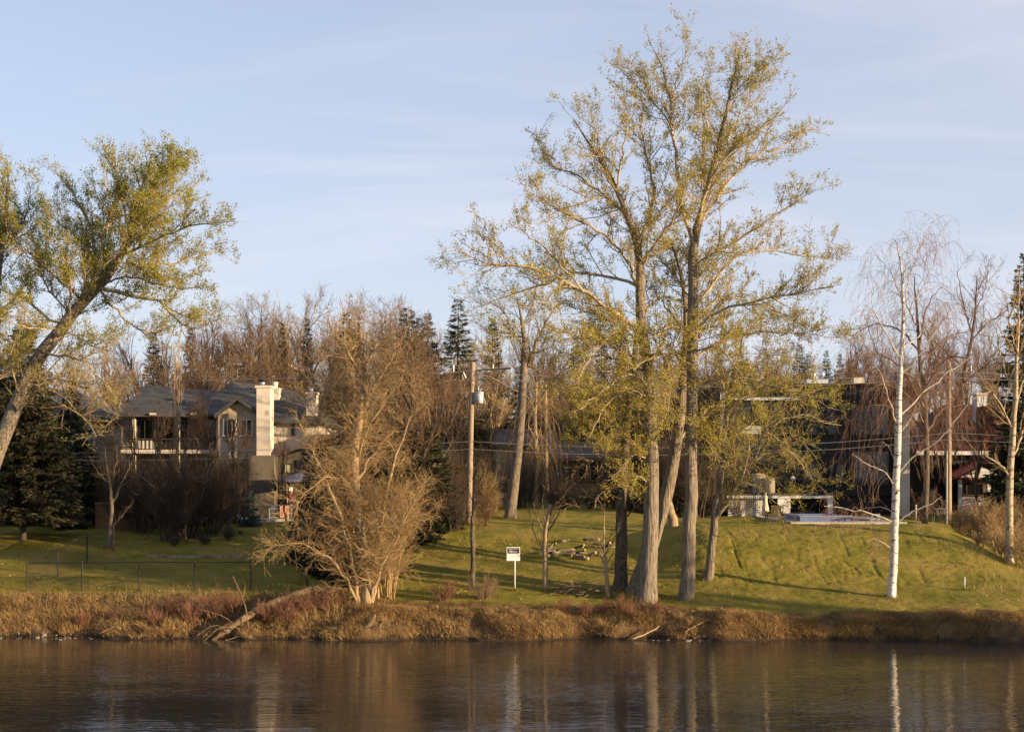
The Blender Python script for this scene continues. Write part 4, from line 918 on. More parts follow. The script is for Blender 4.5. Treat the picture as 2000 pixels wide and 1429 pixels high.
# --- person standing on the patio (white cap, red top), one continuous skinned body
def person(x, y, z):
    r = empty('person', (x, y, z), 'person in a white cap and red top standing behind the outdoor sofa', 'person')
    def skinned(name, pts, edges, rad, mat):
        m = bpy.data.meshes.new(name); m.from_pydata([Vector(p) for p in pts], edges, []); m.update()
        o = link(name, m, r); s = o.modifiers.new('skin', 'SKIN'); s.use_smooth_shade = True
        for k, v in enumerate(m.skin_vertices[0].data): v.radius = rad[k]; v.use_root = k == 0
        o.modifiers.new('sub', 'SUBSURF').levels = 1; o.modifiers['sub'].render_levels = 1
        m.materials.append(MAT[mat]); return o
    pts = [(0,0,.92),(0,0,1.1),(0,0,1.32),(0,0,1.42),(0,-.01,1.49),(0,-.02,1.60),
           (.17,0,1.36),(.22,-.02,1.10),(.20,-.16,.92),(.19,-.22,.88),(-.17,0,1.36),(-.22,-.02,1.10),(-.20,-.16,.92),(-.19,-.22,.88),
           (.09,0,.86),(.10,-.02,.48),(.10,.02,.07),(.10,-.14,.04),(-.09,0,.86),(-.10,-.02,.48),(-.10,.02,.07),(-.10,-.14,.04)]
    ed = [(0,1),(1,2),(2,3),(3,4),(4,5),(2,6),(6,7),(7,8),(8,9),(2,10),(10,11),(11,12),(12,13),(0,14),(14,15),(15,16),(16,17),(0,18),(18,19),(19,20),(20,21)]
    rad = [(.14,.1),(.13,.095),(.15,.1),(.06,.06),(.055,.055),(.085,.1),(.065,.065),(.045,.045),(.035,.035),(.04,.025),(.065,.065),(.045,.045),(.035,.035),(.04,.025),(.09,.09),(.06,.06),(.04,.045),(.04,.03),(.09,.09),(.06,.06),(.04,.045),(.04,.03)]
    skinned('body', pts, ed, rad, 'skin')
    skinned('top', [(0,0,.98),(0,0,1.12),(0,0,1.33),(.175,0,1.36),(.225,-.02,1.14),(-.175,0,1.36),(-.225,-.02,1.14)], [(0,1),(1,2),(2,3),(3,4),(2,5),(5,6)], [(.16,.125),(.15,.115),(.165,.115),(.08,.08),(.065,.065),(.08,.08),(.065,.065)], 'red_shirt')
    skinned('trousers', [(0,0,.94),(.09,0,.84),(.10,-.02,.48),(.10,.02,.12),(-.09,0,.84),(-.10,-.02,.48),(-.10,.02,.12)], [(0,1),(1,2),(2,3),(0,4),(4,5),(5,6)], [(.155,.12),(.105,.105),(.08,.08),(.065,.065),(.105,.105),(.08,.08),(.065,.065)], 'cushion_grey')
    skinned('cap', [(0,0,1.67),(0,-.01,1.73),(0,-.13,1.665)], [(0,1),(0,2)], [(.105,.12),(.07,.08),(.07,.012)], 'white_plastic')
person(hx(568, 80.6), 80.75, patio_z())

# --- neighbour house half hidden by the leaning poplar and the spruce
H2 = empty('pale_house', (hx(90, 90), 94, gz(hx(90, 90), 94)), 'pale stucco house with low grey roof behind the dark spruce', 'house')
wbox('wall', H2, -90, 186, 818, 0, 90, 8, 'tan_boards', 3.4)
hull('roof', slab([np.array((hx(a, 89.3), yy, hz(815, 89.3))) for a in (-110, 200) for yy in (89.3, 98.6)]) + [np.array((hx(-60, 94), 94, hz(762, 94))), np.array((hx(150, 94), 94, hz(762, 94)))], MAT['roof_grey'], H2)
for a, c in ((20, 60), (90, 130), (152, 170)): window(H2, a, c, 850, 900, 90, 'cream_trim', 1)
wbox('garden_door', H2, -4, 22, 925, 985, 89.9, .09, 'orange_wall'); wbox('garden_door', H2, 40, 82, 930, 962, 89.9, .09, 'orange_wall')
tw = box('terrace_wall', hx(186, 76), hx(330, 76), 76, 76.35, 3.2, hz(983, 76), MAT['brick_wall']); tag(tw, 'low brick terrace wall behind the forked bare tree', 'wall')
box('coping', hx(185, 76), hx(331, 76), 75.94, 76.41, hz(983, 76), hz(981, 76), MAT['concrete'], tw)
ke = empty('stone_edging', (hx(385, 67), 67, gz(hx(385, 67), 67)), 'row of pale stone edging blocks along the shaded flower bed', 'edging')
for k in range(16):
    a = hx(285 + k * 12.6, 67); b_ = hx(285 + k * 12.6 + 11.8, 67); z = gz((a + b_) / 2, 67)
    box('block', a, b_, 66.9, 67.2, z - .1, z + .05 + .02 * (k % 3), MAT['stone'], ke, bevel=.012)
# --- brown cottage
YC = 90.0
H3 = empty('brown_cottage', (hx(1100, YC), YC + 3, gz(hx(1100, YC), YC + 3)), 'low brown timber cottage with a row of four dark windows', 'house')
wbox('wall', H3, 1068, 1215, 897, 0, YC, 7, 'brown_boards', 3.8)
hull('roof', slab([np.array((hx(a, 89.3), yy, hz(894, 89.3))) for a in (1060, 1225) for yy in (89.3, 98)]) + [np.array((hx(a, 93.5), 93.5, hz(862, 93.5))) for a in (1075, 1210)], MAT['roof_brown'], H3)
wbox('fascia', H3, 1061, 1224, 894.5, 900, 89.22, .06, 'brown_trim')
for a, c in ((1083, 1098), (1104, 1121), (1128, 1148), (1152, 1171)): window(H3, a, c, 907, 939, YC, 'tan_bark', 0)
wbox('pale_wall', H3, 968, 1004, 870, 0, 92, 5, 'tan_boards', 3.8)
hull('roof', slab([np.array((hx(a, 91.5), yy, hz(868, 91.5))) for a in (962, 1062) for yy in (91.5, 99)]) + [np.array((hx(a, 95), 95, hz(838, 95))) for a in (972, 1050)], MAT['roof_brown'], H3)
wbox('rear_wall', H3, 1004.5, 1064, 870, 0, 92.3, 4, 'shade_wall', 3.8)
tube_at('vent_pipe', H3, hx(1074, 93), 92.6, hz(880, 93), hz(842, 93), .08, 'galvanised', 10)
# --- roof between the willow and the pole
H4 = empty('brown_roofed_house', (hx(800, 104), 107, gz(hx(800, 104), 107)), 'house with brown sloping roof hidden behind the willow', 'house')
wbox('wall', H4, 730, 880, 842, 0, 104, 7, 'shade_wall', 4.4)
for c, py in ((700, 838), (892, 838)):
    hull('roof', [np.array((hx(q, 104), yy, hz(r, 104) + dz)) for yy in (103, 112) for dz in (0, .25) for q, r in ((795, 805), (c, py))], MAT['roof_brown'], H4)
hull('gable_wall', [np.array((hx(q, 104), yy, hz(r, 104))) for yy in (104.02, 110.9) for q, r in ((731, 843), (879, 843), (795, 808))], MAT['shade_wall'], H4)
ch = wbox('chimney', H4, 798, 810, 776, 0, 106, 1, 'stucco', 9.0)
window(H4, 760, 790, 855, 885, 104, 'cream_trim', 1); window(H4, 820, 850, 855, 885, 104, 'cream_trim', 1)
# --- far flat-roofed house
H5 = empty('far_house', (hx(505, 150), 154, gz(hx(505, 150), 154)), 'far low house with a thin white roof edge among the bare trees', 'house')
wbox('wall', H5, 455, 556, 713, 0, 150, 9, 'taupe_wall', 7.0); wbox('roof', H5, 448, 562, 708.5, 713, 149.2, 10.6, 'white_paint')
for a, c in ((463, 480), (495, 515), (528, 548)): window(H5, a, c, 718, 736, 150, 'cream_trim', 0, w=.1)
# --- black modern house
YB = 83.0
H6 = empty('black_house', (hx(1590, YB), YB + 4, gz(hx(1590, YB), YB + 4)), 'black-clad modern flat-roofed house with white basement frame and poolside deck', 'house')
zb6 = 3.9
wbox('upper_storey', H6, 1404, 1752, 752, 967, YB + 1.0, 9, 'black_cladding')
wbox('roof_edge', H6, 1400, 1757, 748.5, 752, YB + .8, 9.4, 'dark_trim')
wbox('lower_wall', H6, 1406, 1750, 967.5, 0, YB + 1.3, 8.4, 'black_cladding', zb6)
wbox('corner_post', H6, 1407, 1416, 765, 852, YB + .8, .19, 'galvanised')
wbox('floor_band', H6, 1416.5, 1560, 776, 781, YB + .72, .27, 'galvanised'); wbox('glass_awning', H6, 1436, 1487, 831, 847, YB + .2, .06, 'green_panel')
for a, c, r0, r1 in ((1420, 1470, 785, 826), (1476, 1530, 785, 826), (1436, 1500, 850, 905), (1570, 1640, 790, 850), (1660, 1740, 790, 850), (1566, 1600, 905, 948), (1618, 1650, 905, 948), (1665, 1740, 880, 948)):
    window(H6, a, c, r0, r1, YB + 1.0, 'black_metal', 1 if c - a > 40 else 0)
wbox('white_beam', H6, 1420, 1627, 967.2, 972.5, YB - .6, .3, 'white_paint')
wbox('deck_floor', H6, 1420, 1627, 964, 967, YB - .6, 1.55, 'dark_trim')
wbox('white_post', H6, 1617, 1627, 972.6, 0, YB - .55, .24, 'white_paint', 4.0); wbox('white_panel', H6, 1519, 1544, 972.6, 0, YB - .5, .2, 'white_paint', 4.0); wbox('white_panel', H6, 1422, 1490, 972.6, 0, YB - .2, .15, 'white_paint', 4.0)
window(H6, 1500, 1518, 974, 1008, YB + 1.28, 'black_metal', 0, name='door'); window(H6, 1546, 1616, 974, 1008, YB + 1.28, 'black_metal', 2, name='door')
sc_ = empty('outside_stair', (hx(1470, YB - .7), YB - .7, gz(hx(1470, YB - .7), YB - .7)), 'dark outside stair with railing against the white basement wall', 'stair')
for k in range(8):
    q = 1452 + k * 4.2; z = hz(974 + k * 4.2, YB - .7)
    box('tread', hx(q, YB - .7), hx(q + 5.0, YB - .7), YB - 1.5, YB - .65, z - .06, z, MAT['dark_trim'], sc_)
    box('baluster', hx(q + 2, YB - .7), hx(q + 2, YB - .7) + .03, YB - 1.5, YB - 1.46, z + .001, z + .75, MAT['black_metal'], sc_)
V, F = tubes(np.array([[(hx(1452, YB - .7), YB - 1.48, hz(974, YB - .7) + .77), (hx(1468, YB), YB - 1.48, hz(990, YB - .7) + .77), (hx(1486, YB), YB - 1.48, hz(1006, YB - .7) + .77)]]) - root_org(sc_), np.full((1, 3), .025), 6)
link('handrail', np_mesh('handrail', [(V, F)], MAT['black_metal'], True), sc_)
sr = []
wbox('rooftop_plant', H6, 1576, 1618, 740, 748.6, YB + 3, 2, 'galvanised')
for q in (1588, 1605): tube_at('roof_vent', H6, hx(q, YB + 4), YB + 4, hz(741, YB + 4), hz(724, YB + 4), .17, 'shiny_metal', 16, r1=.2)
wbox('rooftop_box', H6, 1668, 1688, 737, 748.6, YB + 3, .7, 'stucco')
tower = wbox('stone_chimney', H6, 1757.5, 1777, 775, 0, YB - .3, 1.2, 'stucco', zb6); wbox('cap', tower, 1750, 1783, 755, 775, YB - .5, 1.7, 'black_cladding')
globe = bmesh.new(); bmesh.ops.create_uvsphere(globe, u_segments=20, v_segments=14, radius=.14)
for f in globe.faces: f.smooth = True
gmz = bpy.data.meshes.new('globe_lamp'); globe.to_mesh(gmz); globe.free(); gmz.materials.append(MAT['white_plastic'])
gl = link('globe_lamp', gmz, None, (hx(1552, YB), YB + .55, hz(934, YB))); tag(gl, 'white globe lamp fixed to the black house wall', 'lamp')
gs = tube_at('bracket', gl, 0, 0, -.3, -.12, .02, 'black_metal', 8) if False else None
V, F = tubes(np.array([[(0, 0, 0), (0, .25, .0), (0, .5, 0)]]), np.full((1, 3), .02), 6); link('bracket', np_mesh('bracket', [(V, F)], MAT['black_metal']), gl)
for k, (a, c, r0, r1) in enumerate(((1469, 1495, 916, 966), (1490, 1511, 925, 966))):
    o = box('covered_chair', hx(a, YB), hx(c, YB) - .02, YB - .25 - .3 * k, YB + .3 - .34 * k, hz(964, YB - .6) + .002, hz(r0 + 8, YB), MAT['tan_boards'], bevel=.05)
    tag(o, ['tall beige covered seat on the raised deck of the black house', 'lower beige covered seat on the raised deck of the black house'][k], 'seat')
# railing of the deck: glass panels
dr = empty('deck_railing', (hx(1523, YB - .5), YB - .5, hz(964, YB - .6)), 'thin dark railing along the raised deck of the black house', 'railing')
for k in range(12):
    q = 1421 + k * 18.6; box('post', hx(q, YB - .5), hx(q, YB - .5) + .035, YB - .5, YB - .465, hz(964, YB - .6), hz(935, YB - .5), MAT['black_metal'], dr)
for r in (936, 946, 956): box('rail', hx(1421, YB - .5), hx(1627, YB - .5), YB - .49, YB - .475, hz(r, YB - .5), hz(r, YB - .5) + .025, MAT['black_metal'], dr)
# pool and pool deck
DY0 = 70.9; dz = 4.22
dk = box('pool_deck', hx(1545, DY0), hx(1772, DY0), DY0, 81.8, 3.3, dz, MAT['concrete']); tag(dk, 'concrete pool deck at the top of the mown slope', 'deck', kind='structure')
pl = empty('swimming_pool', (hx(1610, 73), 74, dz), 'raised pale blue swimming pool on the concrete deck', 'pool')
box('side_wall', hx(1558, 73), hx(1658, 73), 72.4, 72.6, dz, dz + .26, MAT['pool_blue'], pl); box('side_wall', hx(1558, 73), hx(1558, 73) + .2, 72.61, 77, dz, dz + .26, MAT['pool_blue'], pl); box('side_wall', hx(1658, 73) - .2, hx(1658, 73), 72.61, 77, dz, dz + .26, MAT['pool_blue'], pl); box('side_wall', hx(1558, 73), hx(1658, 73), 77.01, 77.2, dz, dz + .26, MAT['pool_blue'], pl)
box('water', hx(1558, 73) + .2, hx(1658, 73) - .2, 72.6, 77.0, dz + .03, dz + .20, MAT['pool_blue'], pl); box('rim', hx(1556, 73), hx(1660, 73), 72.36, 72.63, dz + .261, dz + .285, MAT['concrete'], pl)
pc = soft('pool_cover', (hx(1690, 73), 74.5, dz), (.85, 1.2, .10), 'grey_metal', 'crumpled pale pool cover lying on the deck beside the pool', 'cover', 9, .2)
# closed parasol
cp = empty('parasol', (hx(1495, 71.8), 71.8, gz(hx(1495, 71.8), 71.8)), 'closed beige parasol standing beside the poolside armchair', 'parasol')
cx, cy, cz0 = hx(1495, 71.8), 71.8, gz(hx(1495, 71.8), 71.8)
tube_at('pole', cp, cx, cy, cz0 - .05, hz(961, cy) + .03, .025, 'dark_trim', 8)
V = []; n = 24
for z, rad in ((hz(1005, cy), .17), (hz(1003, cy), .18), (hz(990, cy), .13), (hz(982, cy), .085), (hz(970, cy), .085), (hz(963, cy), .06), (hz(961, cy), .02)):
    for k in range(n):
        a = 2 * math.pi * k / n; rr_ = rad * (1 + .22 * math.sin(8 * a + z * 2)); V.append((cx + rr_ * math.cos(a), cy + rr_ * math.sin(a), z + (.04 * math.sin(4 * a) if rad > .16 else 0)))
F = np.array([[j * n + k, j * n + (k + 1) % n, (j + 1) * n + (k + 1) % n, (j + 1) * n + k] for j in range(6) for k in range(n)])
link('canopy', np_mesh('canopy', [(np.array(V) - root_org(cp), F)], MAT['beige_cloth'], True), cp)
# armchair and table on the deck
def chair(x, y, z, w, label):
    r = empty('armchair', (x, y, z), label, 'chair')
    for dx in (-1, 1):
        for dy_ in (0, .62): box('leg', x + dx * w / 2 - .03, x + dx * w / 2 + .03, y + dy_, y + dy_ + .06, z, z + .36, MAT['wicker'], r)
        box('armrest', x + dx * w / 2 - .05, x + dx * w / 2 + .05, y, y + .68, z + .361, z + .52, MAT['wicker'], r, bevel=.02)
    box('seat', x - w / 2 + .052, x + w / 2 - .052, y + .03, y + .68, z + .24, z + .36, MAT['wicker'], r, bevel=.02)
    hull('backrest', [np.array((x + sx_ * (w / 2 - .052), y + yy, zz_)) for sx_ in (-1, 1) for yy, zz_ in ((.0, z + .22), (.09, z + .22), (-.10, z + .84), (-.02, z + .84))], MAT['wicker'], r)
chair(hx(1515, 71.4), 71.3, dz, .62, 'dark wicker armchair on the pool deck with its back to the river')
tbl = empty('side_table', (hx(1541, 71.4), 71.4, dz), 'low dark slatted table beside the wicker armchair', 'table')
tx0, tx1 = hx(1531, 71.4), hx(1553, 71.4)
for k in range(4): box('slat', tx0, tx1, 71.2 + k * .13, 71.2 + k * .13 + .11, dz + .40, dz + .43, MAT['wicker'], tbl)
for a in (tx0, tx1 - .05):
    for c in (71.2, 71.65): box('leg', a, a + .05, c, c + .05, dz, dz + .399, MAT['wicker'], tbl)
st2 = empty('small_stool', (hx(1710, 71.6), 71.6, dz), 'small grey metal stool on the pool deck beside the white birch', 'stool')
qx0, qx1 = hx(1703, 71.6), hx(1718, 71.6)
box('seat', qx0, qx1, 71.5, 71.85, dz + .34, dz + .39, MAT['grey_metal'], st2)
for a in (qx0, qx1 - .04):
    for c in (71.5, 71.81): box('leg', a, a + .04, c, c + .04, dz, dz + .339, MAT['grey_metal'], st2)
hr = empty('handrail', (hx(1536, 79), 79, dz), 'thin black sloping handrail before the white basement panel', 'railing')
V, F = tubes(np.array([[(hx(1529, 79), 79, dz), (hx(1529, 79), 79, dz + .5), (hx(1529, 79), 79, hz(985, 79))], [(hx(1529, 79), 79, hz(985, 79)), (hx(1536, 79), 79, hz(989, 79)), (hx(1543, 79), 79, hz(994, 79))], [(hx(1543, 79), 79, hz(994, 79)), (hx(1543, 79), 79, dz + .3), (hx(1543, 79), 79, dz)]]) - root_org(hr), np.full((3, 3), .02), 6)
link('rail', np_mesh('rail', [(V, F)], MAT['black_metal']), hr)
# white marker posts
for px, Y, py_top, label in ((1884, 61.6, 1126, 'thin white marker post on the lawn at the slope foot'), (1789, 72.4, 985, 'thin white marker post at the crest of the mown slope')):
    x = hx(px, Y); o = tube_at('marker_post', None, x, Y, gz(x, Y) - .05, hz(py_top, Y), .03, 'white_paint', 10); tag(o, label, 'post')
# --- red-roofed house
YR = 86.0
H7 = empty('red_roofed_house', (hx(1920, YR), YR + 4, gz(hx(1920, YR), YR + 4)), 'house with dark red roof, orange brick chimney stack and white gabled porch', 'house')
wbox('wall', H7, 1800, 2060, 886, 0, YR + .8, 8, 'black_cladding', 3.6)
hull('roof', slab([np.array((hx(a, YR), yy, hz(881, YR))) for a in (1790, 2070) for yy in (YR, YR + 9.5)]) + [np.array((hx(a, YR + 4.6), YR + 4.6, hz(790, YR + 4.6))) for a in (1840, 2030)], MAT['roof_redtile'], H7)
wbox('fascia', H7, 1790, 2070, 880.5, 888, YR - .1, .09, 'white_paint')
bc = wbox('brick_chimney', H7, 1921, 1942, 792.5, 880, YR + .3, 1.4, 'brick_red'); wc2 = wbox('white_stack', H7, 1909, 1928, 771, 830, YR + 2.2, .9, 'white_boards'); wbox('cap', wc2, 1907, 1930, 767, 771, YR + 2.12, 1.06, 'white_paint')
hull('porch_gable', [np.array((hx(q, 83.5), yy, hz(r, 83.5))) for yy in (83.5, 86.7) for q, r in ((1874, 932), (1986, 932), (1930, 906))], MAT['white_boards'], H7)
for c in (1866, 1994):
    hull('porch_roof', [np.array((hx(q, 83.5), yy, hz(r, 83.5) + d)) for yy in (83.2, 86.75) for d in (0, .13) for q, r in ((1930, 904), (c, 934.5))], MAT['red_paint'], H7)
wbox('porch_beam', H7, 1874, 1986, 932.3, 936, 83.42, .2, 'red_paint')
for q in (1873, 1929, 1980): wbox('porch_post', H7, q, q + 6, 936.2, 1004, 83.45, .18, 'white_paint')
wbox('porch_base', H7, 1873, 1987, 973, 1006, 83.36, .08, 'white_boards'); wbox('porch_wall', H7, 1872, 1988, 936.3, 0, 86.2, .3, 'taupe_wall', 3.6)
window(H7, 1886, 1920, 943, 968, 86.2, 'dark_trim', 1); window(H7, 1938, 1974, 943, 968, 86.2, 'dark_trim', 1)
o = wbox('garden_bench', None, 1831, 1847, 992, 994.5, 79.5, .4, 'white_paint'); tag(o, 'pale low garden bench behind the utility pole near the porch', 'bench')
for q in (1832, 1844): wbox('leg', o, q, q + 2, 994.6, 1006, 79.52, .3, 'white_paint')

# ------------------------------------------------------------------ utility poles and wires
def pole(px0, px1, py_top, Y, label, transformer=False, x=None):
    xb = hx(px0, Y) if x is None else x; z0 = gz(xb, Y); xt = hx(px1, Y) if x is None else x; z1 = hz(py_top, Y)
    r = empty('utility_pole', (xb, Y, z0), label, 'utility pole')
    C = np.array([[(xb + (xt - xb) * t, Y, z0 - .2 + (z1 - z0 + .2) * t) for t in np.linspace(0, 1, 8)]])
    R = np.linspace(.165, .125, 8)[None]
    V, F = tubes(C - root_org(r), R, 14); V = np.vstack([V, [C[0, -1] - root_org(r) + (0, 0, .03)]])
    n = len(V) - 1
    link('shaft', np_mesh('shaft', [(V, F), (V[-15:], np.array([[k, (k + 1) % 14, 14] for k in range(14)]))], MAT['pole_wood'], True), r)
    zc = hz(725, Y)
    return r, xt, z1
r1, p1x, p1z = pole(915, 923, 708, 76, 'weathered wooden utility pole carrying a grey transformer')
tf = empty('transformer', (0, 0, 0), None, None); tf.parent = r1; tf.location = (hx(936.5, 76) - r1.location.x, -.1, hz(788, 76) - r1.location.z)
tf.name = 'transformer'
def local_tube(name, parent, c0, c1, r, mat, n=16):
    C = np.array([[c0, (np.array(c0) + np.array(c1)) / 2, c1]], float); V, F = tubes(C, np.full((1, 3), r), n)
    V = np.vstack([V, [c0], [c1]]); cap = np.array([[(k + 1) % n, k, 3 * n] for k in range(n)] + [[2 * n + k, 2 * n + (k + 1) % n, 3 * n + 1] for k in range(n)])
    m = np_mesh(name, [(V, F)], MAT[mat], False)
    bm = bmesh.new(); bm.from_mesh(m); bm.verts.ensure_lookup_table()
    for t in cap: bm.faces.new([bm.verts[int(q)] for q in t])
    bm.to_mesh(m); bm.free()
    for q in m.polygons: q.use_smooth = len(q.vertices) == 4
    return link(name, m, parent)
hgt = hz(767, 76) - hz(788, 76)
local_tube('tank', tf, (0, 0, 0), (0, 0, hgt), .215, 'galvanised', 24); local_tube('lid', tf, (0, 0, hgt + .001), (0, 0, hgt + .04), .235, 'galvanised', 24)
local_tube('bushing', tf, (-.06, 0, hgt + .04), (-.06, 0, hgt + .36), .045, 'grey_metal', 10); local_tube('bushing', tf, (.05, 0, hgt + .04), (.05, 0, hgt + .2), .03, 'grey_metal', 10)
local_tube('bracket', tf, (-.38, .02, hgt * .75), (-.1, .02, hgt * .75), .04, 'grey_metal', 8); local_tube('bracket', tf, (-.38, .02, hgt * .25), (-.1, .02, hgt * .25), .04, 'grey_metal', 8)
def part_tubes(name, parent, polys, r, mat, n=8):
    o0 = root_org(parent); out = []
    for q in polys:
        V, F = tubes(np.array([catmull(q, 6)]) - o0, np.full((1, 6), r), n); out.append((V, F))
    return link(name, np_mesh(name, out, MAT[mat], True), parent)
ax = [P(886, 727, 76.3), P(995, 718, 74.5)]
part_tubes('crossarm', r1, [[P(900, 726, 76.2), P(930, 723, 76.1), P(997, 719, 75.0)]], .055, 'dead_wood')
for a, b_ in (((886, 727), (886, 713)), ((963, 722), (963, 711))): part_tubes('insulator', r1, [[P(a[0], a[1], 76.1), P(b_[0], b_[1], 76.1)]], .03, 'white_plastic')
part_tubes('fuse', r1, [[P(905, 727, 75.9), P(910, 738, 75.9)]], .035, 'white_plastic')
part_tubes('fuse', r1, [[P(902, 731, 75.9), P(905, 741, 75.9)]], .02, 'grey_metal')
part_tubes('lead_wire', r1, [[P(926, 788, 75.9), P(934, 800, 75.9), P(950, 798, 75.9), P(945, 778, 75.8)]], .015, 'wire')
r2, p2x, p2z = pole(1853, 1853, 708, 78, 'bare wooden utility pole with a metal conduit before the red-roofed house')
part_tubes('conduit', r2, [[P(1849.3, 1036, 77.75), P(1849.3, 950, 77.75), P(1849.5, 880, 77.75)]], .035, 'grey_metal')
part_tubes('insulator', r2, [[P(1897, 725, 77.8), P(1897, 713, 77.8)]], .03, 'white_plastic')
r3, _, _ = pole(0, 0, 712, 74, 'plain wooden utility pole further down the line past the leaning poplar', x=-46.0)
r4, _, _ = pole(0, 0, 700, 80, 'plain wooden utility pole further down the line past the birches', x=62.0)
wi = 0
def wire(A, B, sag, r, label):
    t = np.linspace(0, 1, 22)[:, None]; C = np.array(A) * (1 - t) + np.array(B) * t; C[:, 2] -= sag * 4 * (t * (1 - t))[:, 0]
    V, F = tubes((C - C[0])[None], np.full((1, 22), r), 4)
    tag(link('power_line', np_mesh('power_line', [(V, F)], MAT['wire'], True), None, C[0]), label, 'wire')
xa, xb_ = p1x, p2x
ht = lambda py, Y: hz(py, Y)
for (pa, pb, rad, nm) in ((725, 725, .014, 'top'), (862, 845, .012, 'upper service'), (877, 858, .012, 'lower service')):
    for (x0, y0, z0), (x1, y1, z1), sec in (((-46, 74, ht(pa + 6, 76)), (xa, 76, ht(pa, 76)), 'between the transformer pole and the pole past the leaning poplar'), ((xa, 76, ht(pa, 76)), (xb_, 78, ht(pb, 78)), 'strung between the two wooden poles'), ((xb_, 78, ht(pb, 78)), (62, 80, ht(pb - 5, 79)), 'between the conduit pole and the pole past the birches')):
        wire((x0, y0 - .16, z0), (x1, y1 - .16, z1), .55, rad, f'{nm} power wire {sec}')
wire((xa, 75.6, ht(738, 76)), (xb_, 77.6, ht(738, 78)), .5, .02, 'thick second power wire strung between the two wooden poles')
wire((xb_, 77.6, ht(738, 78)), (62, 79.6, ht(745, 79)), .4, .02, 'thick second power wire between the conduit pole and the pole past the birches')

# ------------------------------------------------------------------ notice board
YN = 62.0
nx = hx(1005.5, YN); nz0 = gz(nx, YN)
sg = empty('notice_sign', (nx, YN, nz0), 'white and black notice sign on a pale post in the lawn', 'sign')
tube_at('post', sg, nx, YN + .04, nz0 - .1, hz(1072, YN), .032, 'white_paint', 10)
s0, s1, sz0, sz1 = hx(989.6, YN), hx(1015.6, YN), hz(1094.5, YN), hz(1067.8, YN)
box('board', s0, s1, YN - .012, YN + .008, sz0, sz1, MAT['sign_white'], sg, bevel=.004)
bp = box('black_panel', s0 + .035, s1 - .035, YN - .017, YN - .0125, hz(1080.2, YN), sz1 - .035, MAT['sign_black'], sg)
def text_part(name, body, x, z, size, mat, shear, parent, y, width=None):
    cu = bpy.data.curves.new(name, 'FONT'); cu.body = body; cu.size = size; cu.shear = shear; cu.align_x = 'CENTER'; cu.extrude = .001; cu.resolution_u = 3
    t = bpy.data.objects.new(name, cu); COL.objects.link(t)
    bpy.context.view_layer.update()
    me = bpy.data.meshes.new_from_object(t.evaluated_get(bpy.context.evaluated_depsgraph_get()))
    bpy.data.objects.remove(t)
    co = np.empty(len(me.vertices) * 3); me.vertices.foreach_get('co', co); co = co.reshape(-1, 3)
    if width: co[:, 0] *= width / (co[:, 0].max() - co[:, 0].min())
    W_ = np.stack([co[:, 0] + x, -co[:, 2] + y, co[:, 1] + z], 1) - root_org(parent)
    me.vertices.foreach_set('co', W_.ravel()); me.materials.clear(); me.materials.append(MAT[mat]); me.update()
    return link(name, me, parent)
bcx = (s0 + s1) / 2
text_part('lettering', 'Alberta', bcx - .03, hz(1078.3, YN), .17, 'sign_white', .35, sg, YN - .0195, .36)
box('square_mark', bcx + .185, bcx + .215, YN - .0195, YN - .0175, hz(1077, YN), hz(1077, YN) + .03, MAT['sign_white'], sg)
def print_line(zc, x0, x1, mat, seed, h=.014):
    rg = random.Random(seed); x = x0; r = []
    while x < x1:
        w_ = rg.uniform(.018, .06); r.append((x, min(x + w_, x1), YN - (.0195 if mat == 'sign_white' else .0145), YN - (.0175 if mat == 'sign_white' else .0125), zc - h / 2, zc + h / 2)); x += w_ + .012
    boxes('print', r, MAT[mat], sg)
print_line(hz(1071.5, YN), s0 + .07, s1 - .07, 'sign_white', 1, .016)
for k, (pyy, a, c) in enumerate(((1082.7, .10, .10), (1085.7, .15, .16), (1089, .06, .06), (1092.2, .06, .06))): print_line(hz(pyy, YN), s0 + a, s1 - c, 'sign_grey', 5 + k)

# ------------------------------------------------------------------ wire mesh fence
fe = empty('chain_link_fence', (hx(160, 61.4), 61.4, gz(hx(160, 61.4), 61.4)), 'black chain-link fence with thin posts at the edge of the dry grass', 'fence')
front = [(px, 61.3) for px in (53, 160, 272, 380, 490, 600)]
back = [(53, 61.3), (113, 63.6), (170, 66.0), (222, 68.3)]
def fence_pts(lst): return [np.array((hx(px, Y), Y, gz(hx(px, Y), Y))) for px, Y in lst]
fp, bp_ = fence_pts(front), fence_pts(back)
HF = 1.22
for q in fp + bp_[1:]:
    part_tubes('post', fe, [[q - (0, 0, .1), q + (0, 0, HF * .5), q + (0, 0, HF + .05)]], .032, 'black_metal', 8)
polyw = []
for run in (fp, bp_):
    for A, B in zip(run[:-1], run[1:]):
        part_tubes('top_rail', fe, [[A + (0, 0, HF), B + (0, 0, HF)]], .022, 'black_metal', 6)
        Ln = np.linalg.norm(B - A); s = .11; n = int(Ln / s)
        for k in range(-int(HF / s), n):
            for sg_ in (1, -1):
                a0, a1 = k * s, k * s + HF
                t0, t1 = max(0, -a0), min(HF, Ln - a0)
                if t1 - t0 < .05: continue
                def at(t): 
                    u = (a0 + t) / Ln; zq = t if sg_ > 0 else HF - t
                    return A * (1 - u) + B * u + np.array((0, 0, zq))
                polyw.append(np.array([at(t0), at(t1)]))
PW = np.array(polyw); V, F = tubes(PW - root_org(fe), np.full(PW.shape[:2], .0028), 3)
link('wire_mesh', np_mesh('wire_mesh', [(V, F)], MAT['fence_wire']), fe)

